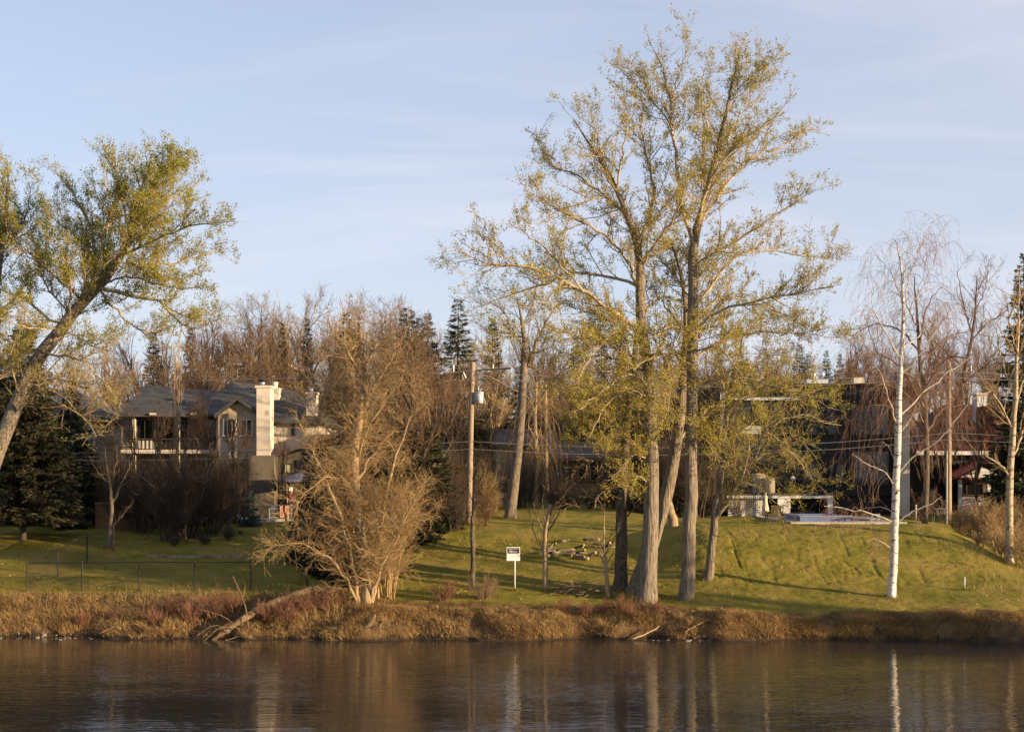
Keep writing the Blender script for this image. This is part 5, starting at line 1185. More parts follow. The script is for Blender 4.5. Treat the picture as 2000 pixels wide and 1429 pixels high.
# ------------------------------------------------------------------ fallen log, woodpile, brush pile, drift branches
def log_obj(name, pts, rads, mat, label, cat, n=12, K=14, seed=1, jit=.01, group=None):
    C = catmull(np.hstack([np.array(pts, float), np.array(rads)[:, None]]), K)
    rg = np.random.default_rng(seed); C[:, :3] += rg.normal(size=(K, 3)) * jit
    o0 = C[0, :3].copy(); V, F = tubes((C[:, :3] - o0)[None], C[:, 3][None], n)
    V = V + (rg.normal(size=V.shape) * C[:, 3].mean() * .06)
    V = np.vstack([V, [C[0, :3] - o0], [C[-1, :3] - o0]]); nV = len(V); e = (K - 1) * n
    m = np_mesh(name, [(V, F)], MAT[mat], True); m.materials.append(MAT['cut_wood'])
    bm = bmesh.new(); bm.from_mesh(m); bm.verts.ensure_lookup_table()
    for k in range(n):
        for t in ((nV - 2, (k + 1) % n, k), (e + k, e + (k + 1) % n, nV - 1)):
            f = bm.faces.new([bm.verts[q] for q in t]); f.material_index = 1
    bm.to_mesh(m); bm.free()
    return tag(link(name, m, None, o0), label, cat, group)
lg = log_obj('fallen_log', [P(410,1253,56.6), P(450,1226,57.1), P(490,1197,57.9), P(540,1176,58.7), P(595,1155,59.6), P(632,1146,60.1)], [.05, .10, .15, .17, .16, .09], 'drift_wood', 'thick weathered fallen log sloping down the bank into the water', 'log', 14, 22, 5, .02)
for k, q in enumerate(([P(485,1225,57.2), P(478,1180,57.3), P(455,1125,57.4)], [P(470,1235,56.9), P(440,1205,56.7), P(395,1190,56.6)], [P(450,1235,56.8), P(420,1220,56.5), P(385,1240,56.3)], [P(500,1215,57.4), P(470,1240,56.8), P(440,1250,56.4)], [P(470,1228,57), P(430,1225,56.6), P(400,1250,56.3)])):
    part_tubes('broken_branch', lg, [q], .018 if k else .026, 'drift_wood', 6)
log_obj('drift_branch', [P(1235,1247,56.4), P(1255,1240,56.6), P(1280,1228,56.8), P(1287,1222,56.9)], [.03, .03, .025, .015], 'dead_wood', 'pale bent branch lying at the water edge below the poplars', 'branch', 8, 10, 8)
rg = np.random.default_rng(77)
pile_labels = []
for k in range(26):
    px = rg.uniform(1066, 1150) if k < 20 else rg.uniform(1150, 1195); Y = 69.2 + rg.uniform(-2.0, 1.4); x = hx(px, Y); z = gz(x, Y)
    a = rg.uniform(-1.4, 1.4); L_ = rg.uniform(.35, .95); r = rg.uniform(.04, .09); tilt = rg.uniform(.2, .6) if k % 4 == 0 else rg.uniform(-.05, .05)
    d = np.array((math.cos(a), math.sin(a), tilt)); p = np.array((x, Y, z + r * .8 + (.14 if k % 5 == 0 else 0)))
    log_obj('cut_log', [p - d * L_ / 2, p, p + d * L_ / 2], [r, r, r * .95], 'grey_bark' if k % 3 else 'dark_bark', 'short sawn log in the loose woodpile on the lawn', 'log', 10, 5, 100 + k, .006, 'logs in the loose woodpile')
log_obj('cut_log', [P(1093,1083,67.2), P(1105,1081,67.2), P(1124,1080,67.2)], [.06, .06, .055], 'cut_wood', 'peeled pale log lying in front of the loose woodpile', 'log', 10, 6, 140, .006)
bpile = empty('brush_pile', (hx(1135, 61.4), 61.4, gz(hx(1135, 61.4), 61.4)), 'heap of cut bare branches on the grass beside the sawn-off young tree', 'brush pile')
for k in range(46):
    px = rg.uniform(1078, 1195); Y = rg.uniform(60.9, 61.9); x = hx(px, Y); z = gz(x, Y) + rg.uniform(.04, .62) * (1 - abs(px - 1135) / 80)
    a = rg.uniform(-1.3, 1.3); L_ = rg.uniform(.5, 1.6); d = np.array((math.cos(a), math.sin(a), rg.uniform(-.35, .55))); p = np.array((x, Y, z))
    part_tubes('cut_branch', bpile, [[p - d * L_ / 2, p + rg.normal(size=3) * .10, p + d * L_ / 2]], rg.uniform(.008, .02), 'grey_bark' if k % 2 else 'drift_wood', 5)
for k, (pp, rr_, lab) in enumerate((([(705,1250,56.3),(716,1232,56.7),(726,1212,57.2),(732,1200,57.6)], [.09,.13,.12,.05], 'gnarled exposed root in the bank gully below the willow'), ([(732,1250,56.4),(738,1230,56.8),(748,1214,57.2)], [.06,.09,.04], 'short broken root beside the gnarled one below the willow'),
    ([(1336,1240,56.4),(1350,1225,56.8),(1380,1212,57.1),(1400,1215,57.0)], [.03,.04,.035,.015], 'crooked root hanging from the bank under the tallest poplar'), ([(1472,1222,56.8),(1488,1236,56.5),(1502,1248,56.2)], [.025,.03,.015], 'thin dead branch sliding down the bank below the mown slope'),
    ([(800,1172,60.3),(830,1182,60.0),(862,1190,59.6)], [.05,.06,.03], 'rotten fallen branch on the grass beside the willow foot'), ([(1240,1165,59.9),(1262,1186,59.4),(1300,1192,59.2)], [.02,.02,.01], 'thin fallen branch below the broad poplar'), ([(195,1236,57.0),(225,1222,57.4),(262,1218,57.6)], [.02,.02,.01], 'thin bleached branch on the muddy shore'))):
    log_obj('dead_branch', [P(*q) for q in pp], rr_, 'drift_wood', lab, 'branch', 8, 10, 300 + k, .02)
# root plate beside the leaning poplar
log_obj('tree_stump', [P(1316,1035,72), P(1314,1020,72), P(1306,985,72), P(1300,960,72)], [.30, .26, .17, .12], 'tan_bark', 'broken split stump with splayed roots behind the leaning poplar', 'stump', 14, 8, 160, .03)
# stones at the waterline
sm = []
for k in range(3):
    bm = bmesh.new(); bmesh.ops.create_icosphere(bm, subdivisions=1, radius=1)
    rr_ = random.Random(k)
    for v in bm.verts: v.co = Vector((v.co.x * rr_.uniform(.8, 1.3), v.co.y * rr_.uniform(.8, 1.2), v.co.z * rr_.uniform(.5, .75)))
    m = bpy.data.meshes.new('stone'); bm.to_mesh(m); bm.free(); m.materials.append(MAT['stone']); sm.append(m)
for k in range(110):
    if k < 60: px, Y, lab, grp = rg.uniform(0, 180), rg.uniform(56.6, 58.0), 'small pale stone on the muddy shore below the dry grass', 'stones on the muddy shore'
    elif k < 100: px, Y, lab, grp = rg.uniform(1250, 1520), rg.uniform(56.2, 56.7), 'small pale stone at the waterline below the poplars', 'stones below the poplars'
    else: px, Y, lab, grp = rg.uniform(700, 760), rg.uniform(56.4, 57.2), 'small pale stone in the bank gully below the willow', 'stones below the willow'
    x = hx(px, Y); s = rg.uniform(.025, .06) * (2 if k % 9 == 0 else 1); z = gz(x, Y)
    o = link('stone', sm[k % 3], None, (x, Y, max(z, -.02) + s * .05)); o.scale = (s * 1.4, s, s); o.rotation_euler = (0, 0, rg.uniform(0, 6)); tag(o, lab, 'stone', grp)

# ------------------------------------------------------------------ library of bare trees, shrubs and spruces (shared meshes)
def lib_bare(seed, H, mat_twig, mat_bark, spread=.6, dens=1.0, leafmat=None, forks=3):
    rng = np.random.default_rng(seed)
    K = 12; t = np.linspace(0, 1, K)
    lean = rng.normal(size=2) * .05 * H
    T = np.stack([lean[0] * t ** 1.5 + np.cumsum(rng.normal(size=K)) * .012 * H, lean[1] * t ** 1.5 + np.cumsum(rng.normal(size=K)) * .012 * H, H * .78 * t], 1); T -= T[0]; T[0, 2] = -.3
    R = np.linspace(.017 * H, .004 * H, K)
    L0, R0 = spawn(rng, T[None], R[None], 15 / (H * .78), .16, .95, (.35, .85), (H * .28, H * .58), 10, .22, .10, .05, .75, .010 * H, .012, short=.45)
    A = (np.concatenate([L0, catmull(T, 10)[None]]), np.concatenate([R0, np.interp(np.linspace(0, 1, 10), t, R)[None]]))
    L1, R1 = spawn(rng, A[0], A[1], 2.3 * dens, .2, 1, (.4, 1.0), (H * .08, H * .22), 7, .2, .14, .05, .6, .03, .012)
    L2, R2 = spawn(rng, np.concatenate([L1]), R1, 3.6 * dens, .15, 1, (.4, 1.0), (.5, 1.5), 5, .2, .14, .04, .7, .014, .010)
    L3, R3 = spawn(rng, L2, R2, 3.6 * dens, .15, 1, (.4, 1.0), (.3, .95), 2, .15, .1, .04, .7, .010, .0085)
    parts = [('trunk', np_mesh('trunk', [tubes(T[None], R[None], 9), tubes(L0, R0, 6)], MAT[mat_bark], True)),
             ('branches', np_mesh('branches', [tubes(L1, R1, 4), tubes(L2, R2, 3), tubes(L3, R3, 3)], MAT[mat_twig], True))]
    if leafmat: parts.append(('foliage', np_mesh('foliage', [leaf_quads(rng, L3, 1.3, (.07, .13), .05)], MAT[leafmat])))
    return parts
def lib_shrub(seed, H, mat, n=14, spread=.5, dens=1.0, leafmat=None, rmin=.006, leafn=.8):
    rng = np.random.default_rng(seed); K = 8
    a = rng.uniform(0, 6.28, n); tl = rng.uniform(.08, spread, n)
    d = np.stack([np.cos(a) * tl, np.sin(a) * tl, np.ones(n)], 1); d = unit(d)
    S = np.empty((n, K, 3)); S[:, 0] = np.stack([np.cos(a), np.sin(a), np.zeros(n)], 1) * rng.uniform(.02, .12 * H, n)[:, None]; S[:, 0, 2] = -.1
    ln = rng.uniform(.6, 1.0, n) * H
    for k in range(1, K):
        d = unit(d + rng.normal(size=(n, 3)) * .09); S[:, k] = S[:, k - 1] + d * (ln / (K - 1))[:, None]
    R = np.linspace(min(.011 * H, .028) + .004, .004, K)[None] * np.ones((n, 1))
    L1, R1 = spawn(rng, S, R, 6.0 * dens, .15, 1, (.3, .9), (.2 * H, .5 * H), 6, .2, .14, .03, .6, .014, rmin)
    L2, R2 = spawn(rng, L1, R1, 7.0 * dens, .1, 1, (.3, .9), (.1 * H, .32 * H), 3, .15, .12, .02, .7, .008, rmin)
    parts = [('stems', np_mesh('stems', [tubes(S, R, 5)], MAT[mat], True)), ('branches', np_mesh('branches', [tubes(L1, R1, 3), tubes(L2, R2, 3)], MAT[mat], True))]
    if leafmat: parts.append(('foliage', np_mesh('foliage', [leaf_quads(rng, L2, leafn, (.05, .10), .05)], MAT[leafmat])))
    return parts
def lib_spruce(seed, H, W, needles, z_low=.06, nb=520, sprays=30, ragged=.2, bark='dark_bark', spray=(.28, .55)):
    rng = np.random.default_rng(seed); K = 6
    h = z_low + (1 - z_low) * (rng.uniform(0, 1, nb) ** 1.25); h = np.clip(h, 0, .995)
    a = rng.uniform(0, 6.28, nb); R = W * (1 - h) ** .8 * (1 - ragged * rng.uniform(0, 1, nb)) + .12
    d = np.stack([np.cos(a), np.sin(a), .25 - .45 * (1 - h)], 1); d = unit(d)
    B = np.empty((nb, K, 3)); B[:, 0] = np.stack([np.zeros(nb), np.zeros(nb), h * H], 1)
    for k in range(1, K):
        d[:, 2] += -.06 if k < 4 else .14
        d = unit(d + rng.normal(size=(nb, 3)) * .03); B[:, k] = B[:, k - 1] + d * (R / (K - 1))[:, None]
    RB = np.maximum(R[:, None] * .012 * np.linspace(1, .3, K)[None], .006)
    cnt = np.maximum((sprays * (R / W) ** .8).astype(int), 4); ip = np.repeat(np.arange(nb), cnt); n = len(ip)
    t = rng.uniform(.12, 1, n) ** .8 * (K - 1); i = np.minimum(t.astype(int), K - 2); f = (t - i)[:, None]
    p = B[ip, i] * (1 - f) + B[ip, i + 1] * f
    tg = unit(B[ip, i + 1] - B[ip, i]); side = unit(np.cross(tg, np.array([0, 0, 1.0]))) * rng.choice([-1, 1], n)[:, None]
    ax = unit(tg * .8 + side * rng.uniform(.2, 1.0, n)[:, None] + np.array([0, 0, -.28]) + rng.normal(size=(n, 3)) * .16)
    ln = rng.uniform(*spray, n)[:, None] * (.55 + .45 * (1 - h[ip]))[:, None]
    wd = unit(np.cross(ax, rng.normal(size=(n, 3)))) * ln * .12
    V = np.stack([p, p + ax * ln * .45 + wd, p + ax * ln, p + ax * ln * .45 - wd], 1).reshape(-1, 3)
    ax2 = unit(ax + rng.normal(size=(n, 3)) * .35); wd2 = unit(np.cross(ax2, rng.normal(size=(n, 3)))) * ln * .11; p2 = p + rng.normal(size=(n, 3)) * .05
    V2 = np.stack([p2, p2 + ax2 * ln * .4 + wd2, p2 + ax2 * ln * .9, p2 + ax2 * ln * .4 - wd2], 1).reshape(-1, 3)
    Fq = np.arange(n * 4).reshape(-1, 4)
    T = np.array([[(0, 0, -.3), (0, 0, H * .33), (0, 0, H * .66), (0, 0, H)]], float)
    return [('trunk', np_mesh('trunk', [tubes(T, np.array([[.016 * H, .012 * H, .007 * H, .01]]), 9)], MAT[bark], True)),
            ('branches', np_mesh('branches', [tubes(B, RB, 4)], MAT[bark], True)), ('foliage', np_mesh('foliage', [(V, Fq), (V2, Fq)], MAT[needles]))]
def place(parts, name, label, cat, x, y, s=1.0, rot=0.0, group=None, sz=None, z=None):
    r = empty(name, (x, y, gz(x, y) if z is None else z), label, cat, group)
    r.scale = (s, s, s if sz is None else sz); r.rotation_euler = (0, 0, rot)
    for nm, m in parts: link(nm, m, r)
    return r
rg = np.random.default_rng(5)
BARE = [lib_bare(201, 12, 'brown_twig', 'grey_bark'), lib_bare(202, 12, 'grey_twig', 'grey_bark', dens=1.05), lib_bare(203, 12, 'brown_twig', 'dark_bark', dens=.95), lib_bare(204, 12, 'willow_twig', 'tan_bark', leafmat='bud_leaf', dens=.9)]
SPR = [lib_spruce(301, 14, 2.7, 'needles'), lib_spruce(302, 14, 2.3, 'warm_needles', ragged=.35), lib_spruce(303, 14, 3.0, 'needles', ragged=.3)]
SHR = [lib_shrub(401, 3, 'brown_twig'), lib_shrub(402, 3, 'dark_twig', n=18), lib_shrub(403, 3, 'grey_twig'), lib_shrub(404, 3, 'willow_twig', leafmat='bud_leaf'), lib_shrub(405, 3, 'dark_twig', n=18, leafmat='needles', leafn=3.0)]
def top_scale(px, py_top, Y, H):
    x = hx(px, Y); return x, (hz(py_top, Y) - gz(x, Y)) / H
WHERE = [(0, 240, 'behind the pale house and the dark spruces'), (240, 440, 'above the balcony wing of the grey-roofed house'), (440, 640, 'above the chimneys of the grey-roofed house'), (640, 850, 'behind the bare willow'), (850, 1010, 'behind the transformer pole'), (1010, 1240, 'behind the brown cottage'), (1240, 1400, 'behind the tall poplar trunks'), (1400, 1720, 'behind the black house'), (1720, 2100, 'behind the weeping birch and the red-roofed house')]
def where(px): return next((w_ for a, b_, w_ in WHERE if a <= px < b_), WHERE[0][2])
def where0(px): return where(px)
# spruces that stand out on the skyline
for px, py, Y, k, w, lab in ((895, 584, 116, 0, 1.15, 'tallest pointed spruce on the skyline behind the transformer pole'), (836, 612, 116, 2, 1.0, 'dense dark twin-topped spruce beside the tallest skyline spruce'), (818, 620, 117, 0, .9, 'shorter half of the dark twin-topped skyline spruce'),
    (788, 602, 118, 1, .9, 'rusty-topped spruce behind the crown of the bare willow'), (804, 606, 119, 1, .8, 'rusty narrow spruce close against the rusty-topped one'), (676, 612, 121, 0, .9, 'pointed green spruce behind the bare willow'), (694, 628, 121, 2, .8, 'low green spruce beside the pointed one behind the willow'),
    (600, 622, 122, 1, .75, 'brownish narrow spruce behind the grey-roofed house chimneys'), (551, 630, 122, 1, .6, 'thin brown spruce among bare trees above the grey roof'), (962, 622, 118, 1, .95, 'brown-green spruce behind the broken-limbed leaning tree'),
    (1125, 655, 150, 0, .9, 'distant spruce seen under the long poplar limbs'), (1175, 662, 155, 2, .9, 'distant broad spruce behind the brown cottage'), (1215, 655, 150, 0, .8, 'distant spruce directly behind the dark twiggy trunk'), (1562, 672, 135, 0, 1.0, 'dark spruce above the flat roof of the black house'),
    (1578, 690, 140, 2, .9, 'low spruce beside the roof vents of the black house'), (1614, 684, 160, 0, .8, 'small far spruce above the roof vents'), (1640, 690, 160, 2, .8, 'small far spruce above the rooftop box'), (1658, 700, 165, 0, .7, 'smallest far spruce above the rooftop box'),
    (1405, 678, 150, 2, .8, 'distant spruce behind the slender forked poplar'), (1450, 690, 150, 0, .8, 'low distant spruce behind the slender forked poplar'), (372, 640, 135, 1, .9, 'brown-tinged spruce behind the columnar poplar'), (425, 668, 140, 1, .8, 'low brown-tinged spruce behind the front gable'), (300, 650, 140, 0, 1.0, 'shaded spruce behind the leafy leaning poplar')):
    x, s = top_scale(px, py, Y, 14); place(SPR[k], 'spruce_tree', lab, 'tree', x, Y, s * w, rg.uniform(0, 6), None, sz=s)
for px, py, Y, k, lab in ((1135, 760, 99, 2, 'dark spruce close behind the brown cottage'), (1235, 740, 97, 0, 'dark spruce in the gap behind the poplar trunks'), (1290, 780, 95, 2, 'low dark spruce in the gap behind the poplar trunks'), (1345, 750, 96, 0, 'dark spruce beside the black house'), (930, 800, 97, 2, 'low dark spruce behind the transformer pole'), (870, 770, 98, 0, 'dark spruce behind the hidden brown roof'), (1030, 790, 103, 2, 'dark spruce behind the weeping straw-coloured trees')):
    x, s = top_scale(px, py, Y, 14); place(SPR[k], 'spruce_tree', lab, 'tree', x, Y, s * 1.3, rg.uniform(0, 6), None, sz=s)
for k, px in enumerate(range(650, 1560, 62)):
    Y = 100 + (k * 7) % 13; x, s = top_scale(px + rg.uniform(-14, 14), rg.uniform(690, 770), Y, 14); place(SPR[k % 3], 'spruce_tree', 'shaded spruce standing among the bare trees ' + where0(px), 'tree', x, Y, s * 1.15, k, 'shaded spruces ' + where0(px), sz=s)
# big dark spruce by the red-roofed house and those that shade the black house
RSP = lib_spruce(311, 15, 3.3, 'needles', nb=520, sprays=46, ragged=.3, spray=(.3, .6))
x, s = top_scale(2000, 495, 79, 15); place(RSP, 'spruce_tree', 'large dark spruce overhanging the red-roofed house', 'tree', x, 79, s * .8, .4, sz=s)
x, s = top_scale(1945, 690, 84, 15); place(RSP, 'spruce_tree', 'half-height dark spruce against the brick chimney', 'tree', x + 1.5, 81, s * .75, 2.0, sz=s)
# left dark spruces
LSP = lib_spruce(312, 11, 3.7, 'warm_needles', z_low=.13, nb=600, sprays=74, ragged=.35, spray=(.25, .5))
x = hx(45, 71); place(LSP, 'spruce_tree', 'broad dark spruce with bare lower trunk on the shaded lawn', 'tree', x, 71, 1.0, .3)
LS2 = lib_spruce(313, 9, 3.0, 'needles', z_low=.03, nb=440, sprays=60, ragged=.3, spray=(.25, .5))
place(LS2, 'spruce_tree', 'smaller dark spruce between the broad spruce and the brick terrace wall', 'tree', hx(138, 77), 77, .82, 1.3)
place(LS2, 'spruce_tree', 'dark spruce directly behind the broad shaded spruce', 'tree', hx(-10, 78), 78, 1.0, 2.3)
BSP = lib_spruce(314, 2.0, .62, 'blue_needles', z_low=.02, nb=150, sprays=26, spray=(.10, .2))
place(BSP, 'spruce_tree', 'little blue spruce planted before the patio steps', 'tree', hx(488, 76.6), 76.6, .95, .5)
# bare trees along the skyline and behind the houses
sky_line = [(60, 690), (130, 668), (210, 660), (262, 655), (320, 652), (380, 634), (440, 612), (480, 600), (520, 598), (560, 596), (600, 592), (640, 596), (690, 606), (730, 610), (770, 612), (810, 640), (860, 650), (930, 655), (985, 650), (1040, 640), (1090, 660), (1150, 672), (1200, 680), (1260, 676), (1310, 680), (1360, 690), (1420, 695), (1480, 690), (1530, 690), (1590, 716), (1650, 712), (1690, 660), (1730, 640), (1800, 650), (1850, 640), (1920, 640)]
grp = 'skyline bare trees'
def place_bare(px, py, Y, lab, g, k=None, w=None):
    if g: lab = lab + ' ' + where(px); g = g + ' ' + where(px)
    x, s = top_scale(px, py, Y, 11.4); k = int(rg.integers(0, 4)) if k is None else k
    place(BARE[k], 'bare_tree', lab, 'tree', x, Y, s * (rg.uniform(.8, 1.05) if w is None else w), rg.uniform(0, 6.28), g, sz=s)
for px, py in sky_line:
    place_bare(px + rg.uniform(-8, 8), py, rg.uniform(125, 150), 'tall bare brown tree on the skyline', grp)
    place_bare(px + rg.uniform(-30, 30), py + rg.uniform(22, 55), rg.uniform(150, 185), 'tall bare brown tree on the skyline', grp)
for px in range(120, 1960, 52):
    base = np.interp(px, [q[0] for q in sky_line], [q[1] for q in sky_line])
    place_bare(px + rg.uniform(-15, 15), base + rg.uniform(60, 110), rg.uniform(104, 122), 'lower bare twiggy tree', 'lower bare trees')
for px, py, Y, lab in ((770, 640, 92, 'bare tree with tan twigs between the willow and the utility pole'), (640, 690, 98, 'bare tree with tan twigs above the white wing of the house'), (860, 720, 92, 'bare tree close behind the transformer pole'), (1090, 720, 98, 'bare tree behind the brown cottage roof'), (1180, 745, 97, 'bare tree rising over the cottage windows'), (1310, 760, 88, 'bare tree between the brown cottage and the black house'), (1370, 740, 90, 'bare tree close beside the black house corner'), (905, 760, 90, 'low bare tree directly behind the utility pole'), (1925, 720, 97, 'bare tree behind the white chimney stack'), (820, 760, 88, 'low bare tree beside the hidden brown roof')):
    place_bare(px, py, Y, lab, None)
for px, py, Y, lab in ((300, 800, 77.5, 'slender bare tree screening the balcony'), (412, 790, 78, 'slender bare tree screening the front gable edge'), (478, 830, 79, 'slender bare tree before the gable windows'), (232, 830, 80, 'slender bare tree before the balcony corner'), (560, 850, 78.5, 'slender bare tree before the white wing'), (270, 790, 76, 'slender bare tree before the balcony posts'), (372, 770, 76.5, 'slender bare tree between the columnar poplar and the gable'), (445, 800, 77, 'slender bare tree before the gable corner'), (790, 650, 72, 'tall bare tree rising between osier clump and utility pole'), (848, 690, 74, 'tall bare tree just short of the utility pole'),
    (1215, 745, 85, 'bare tree between the cottage and the dark twiggy trunk'), (1255, 760, 86, 'bare tree behind the broad poplar trunk'), (1300, 750, 84, 'bare tree behind the broken stump'), (1345, 770, 85, 'bare tree straight behind the tallest poplar'), (1395, 765, 81.5, 'bare tree at the corner of the black house'),
    (1862, 740, 81, 'bare tree before the red roof slope'), (1905, 770, 80.5, 'bare tree before the brick chimney stack'), (1960, 760, 80, 'bare tree before the porch roof')):
    place_bare(px, py, Y, lab, None, 2, .8)
for px in range(150, 1760, 40):
    if 1560 < px < 1700: continue
    place_bare(px + rg.uniform(-12, 12), rg.uniform(690, 760), rg.uniform(95, 103) if px < 250 or 640 < px < 1560 else rg.uniform(104, 112), 'lower bare twiggy tree', 'lower bare trees', w=1.1)
# weeping pale tree behind the leaning trunk
rngw = np.random.default_rng(88)
wx, wy = hx(1045, 86), 86.0
wz = gz(wx, wy); T = np.array([[(0, 0, -.2), (.1, 0, 2.5), (0, .1, 5), (.1, 0, 7.5)]], float); TR = np.array([[.2, .16, .11, .05]])
L0, R0 = spawn(rngw, catmull(T[0], 10)[None], np.linspace(.2, .05, 10)[None], 3.2, .3, 1, (.5, 1.0), (1.2, 2.4), 6, .4, .1, -.05, .6, .05, .02)
L1, R1 = spawn(rngw, L0, R0, 10, .2, 1, (.6, 1.4), (2.0, 5.5), 8, -.2, .04, -.5, .5, .01, .007, short=.2)
wr = empty('weeping_willow', (wx, wy, wz), 'weeping tree with pale straw-coloured hanging twigs behind the leaning trunk', 'tree')
link('trunk', np_mesh('trunk', [tubes(T, TR, 8)], MAT['tan_bark'], True), wr); link('branches', np_mesh('branches', [tubes(L0, R0, 5), tubes(L1, R1, 3)], MAT['willow_twig'], True), wr)
wr2 = empty('weeping_willow', (hx(1068, 88), 88, gz(hx(1068, 88), 88)), 'weeping straw-coloured tree touching the corner of the brown cottage', 'tree'); wr2.rotation_euler = (0, 0, 2.2)
for ch_ in wr.children: link(ch_.name.split('.')[0], ch_.data, wr2)
# trees outside the picture whose shade falls into it
OFF = [(50, 41), (55, 38.5), (60, 36.5), (65, 34), (70, 31.5), (46.5, 41.5)]
for k, (x, y) in enumerate(OFF): place(SPR[k % 3], 'spruce_tree', 'spruce on the river bend past the birches', 'tree', x, y, .56 + .07 * (k % 3), k, 'spruces on the river bend')
for k, (x, y) in enumerate(((49, 71), (57, 66), (46, 79), (60, 74))): place(BARE[k % 4], 'bare_tree', 'unseen bare tree added for dappled shade past the red-roofed house', 'tree', x, y, 1.0, k, 'added shade trees past the red-roofed house')

for px, Y, s_, lab in ((600, 69.5, .40, 'low dark conifer added for shade beside the patio steps'), (628, 66.5, .62, 'low dark conifer added for shade behind the willow stems'), (660, 64.6, .60, 'low dark conifer added for shade close behind the willow trunk'), (700, 63.2, .52, 'low dark conifer added for shade behind the osier clump'), (735, 65.5, .62, 'low dark conifer added for shade beside the osier clump'), (760, 69, .6, 'low dark conifer added for shade among the brown thickets'), (805, 71, .6, 'dark conifer added for shade in the brown thicket before the utility pole'), (845, 73.5, .6, 'dark conifer added for shade at the thicket edge by the utility pole'), (650, 71, .5, 'low dark conifer added for shade before the concrete pier')):
    place(LS2, 'spruce_tree', lab, 'tree', hx(px, Y), Y, s_, px)  # extra conifers put in to throw shade over the left lawn
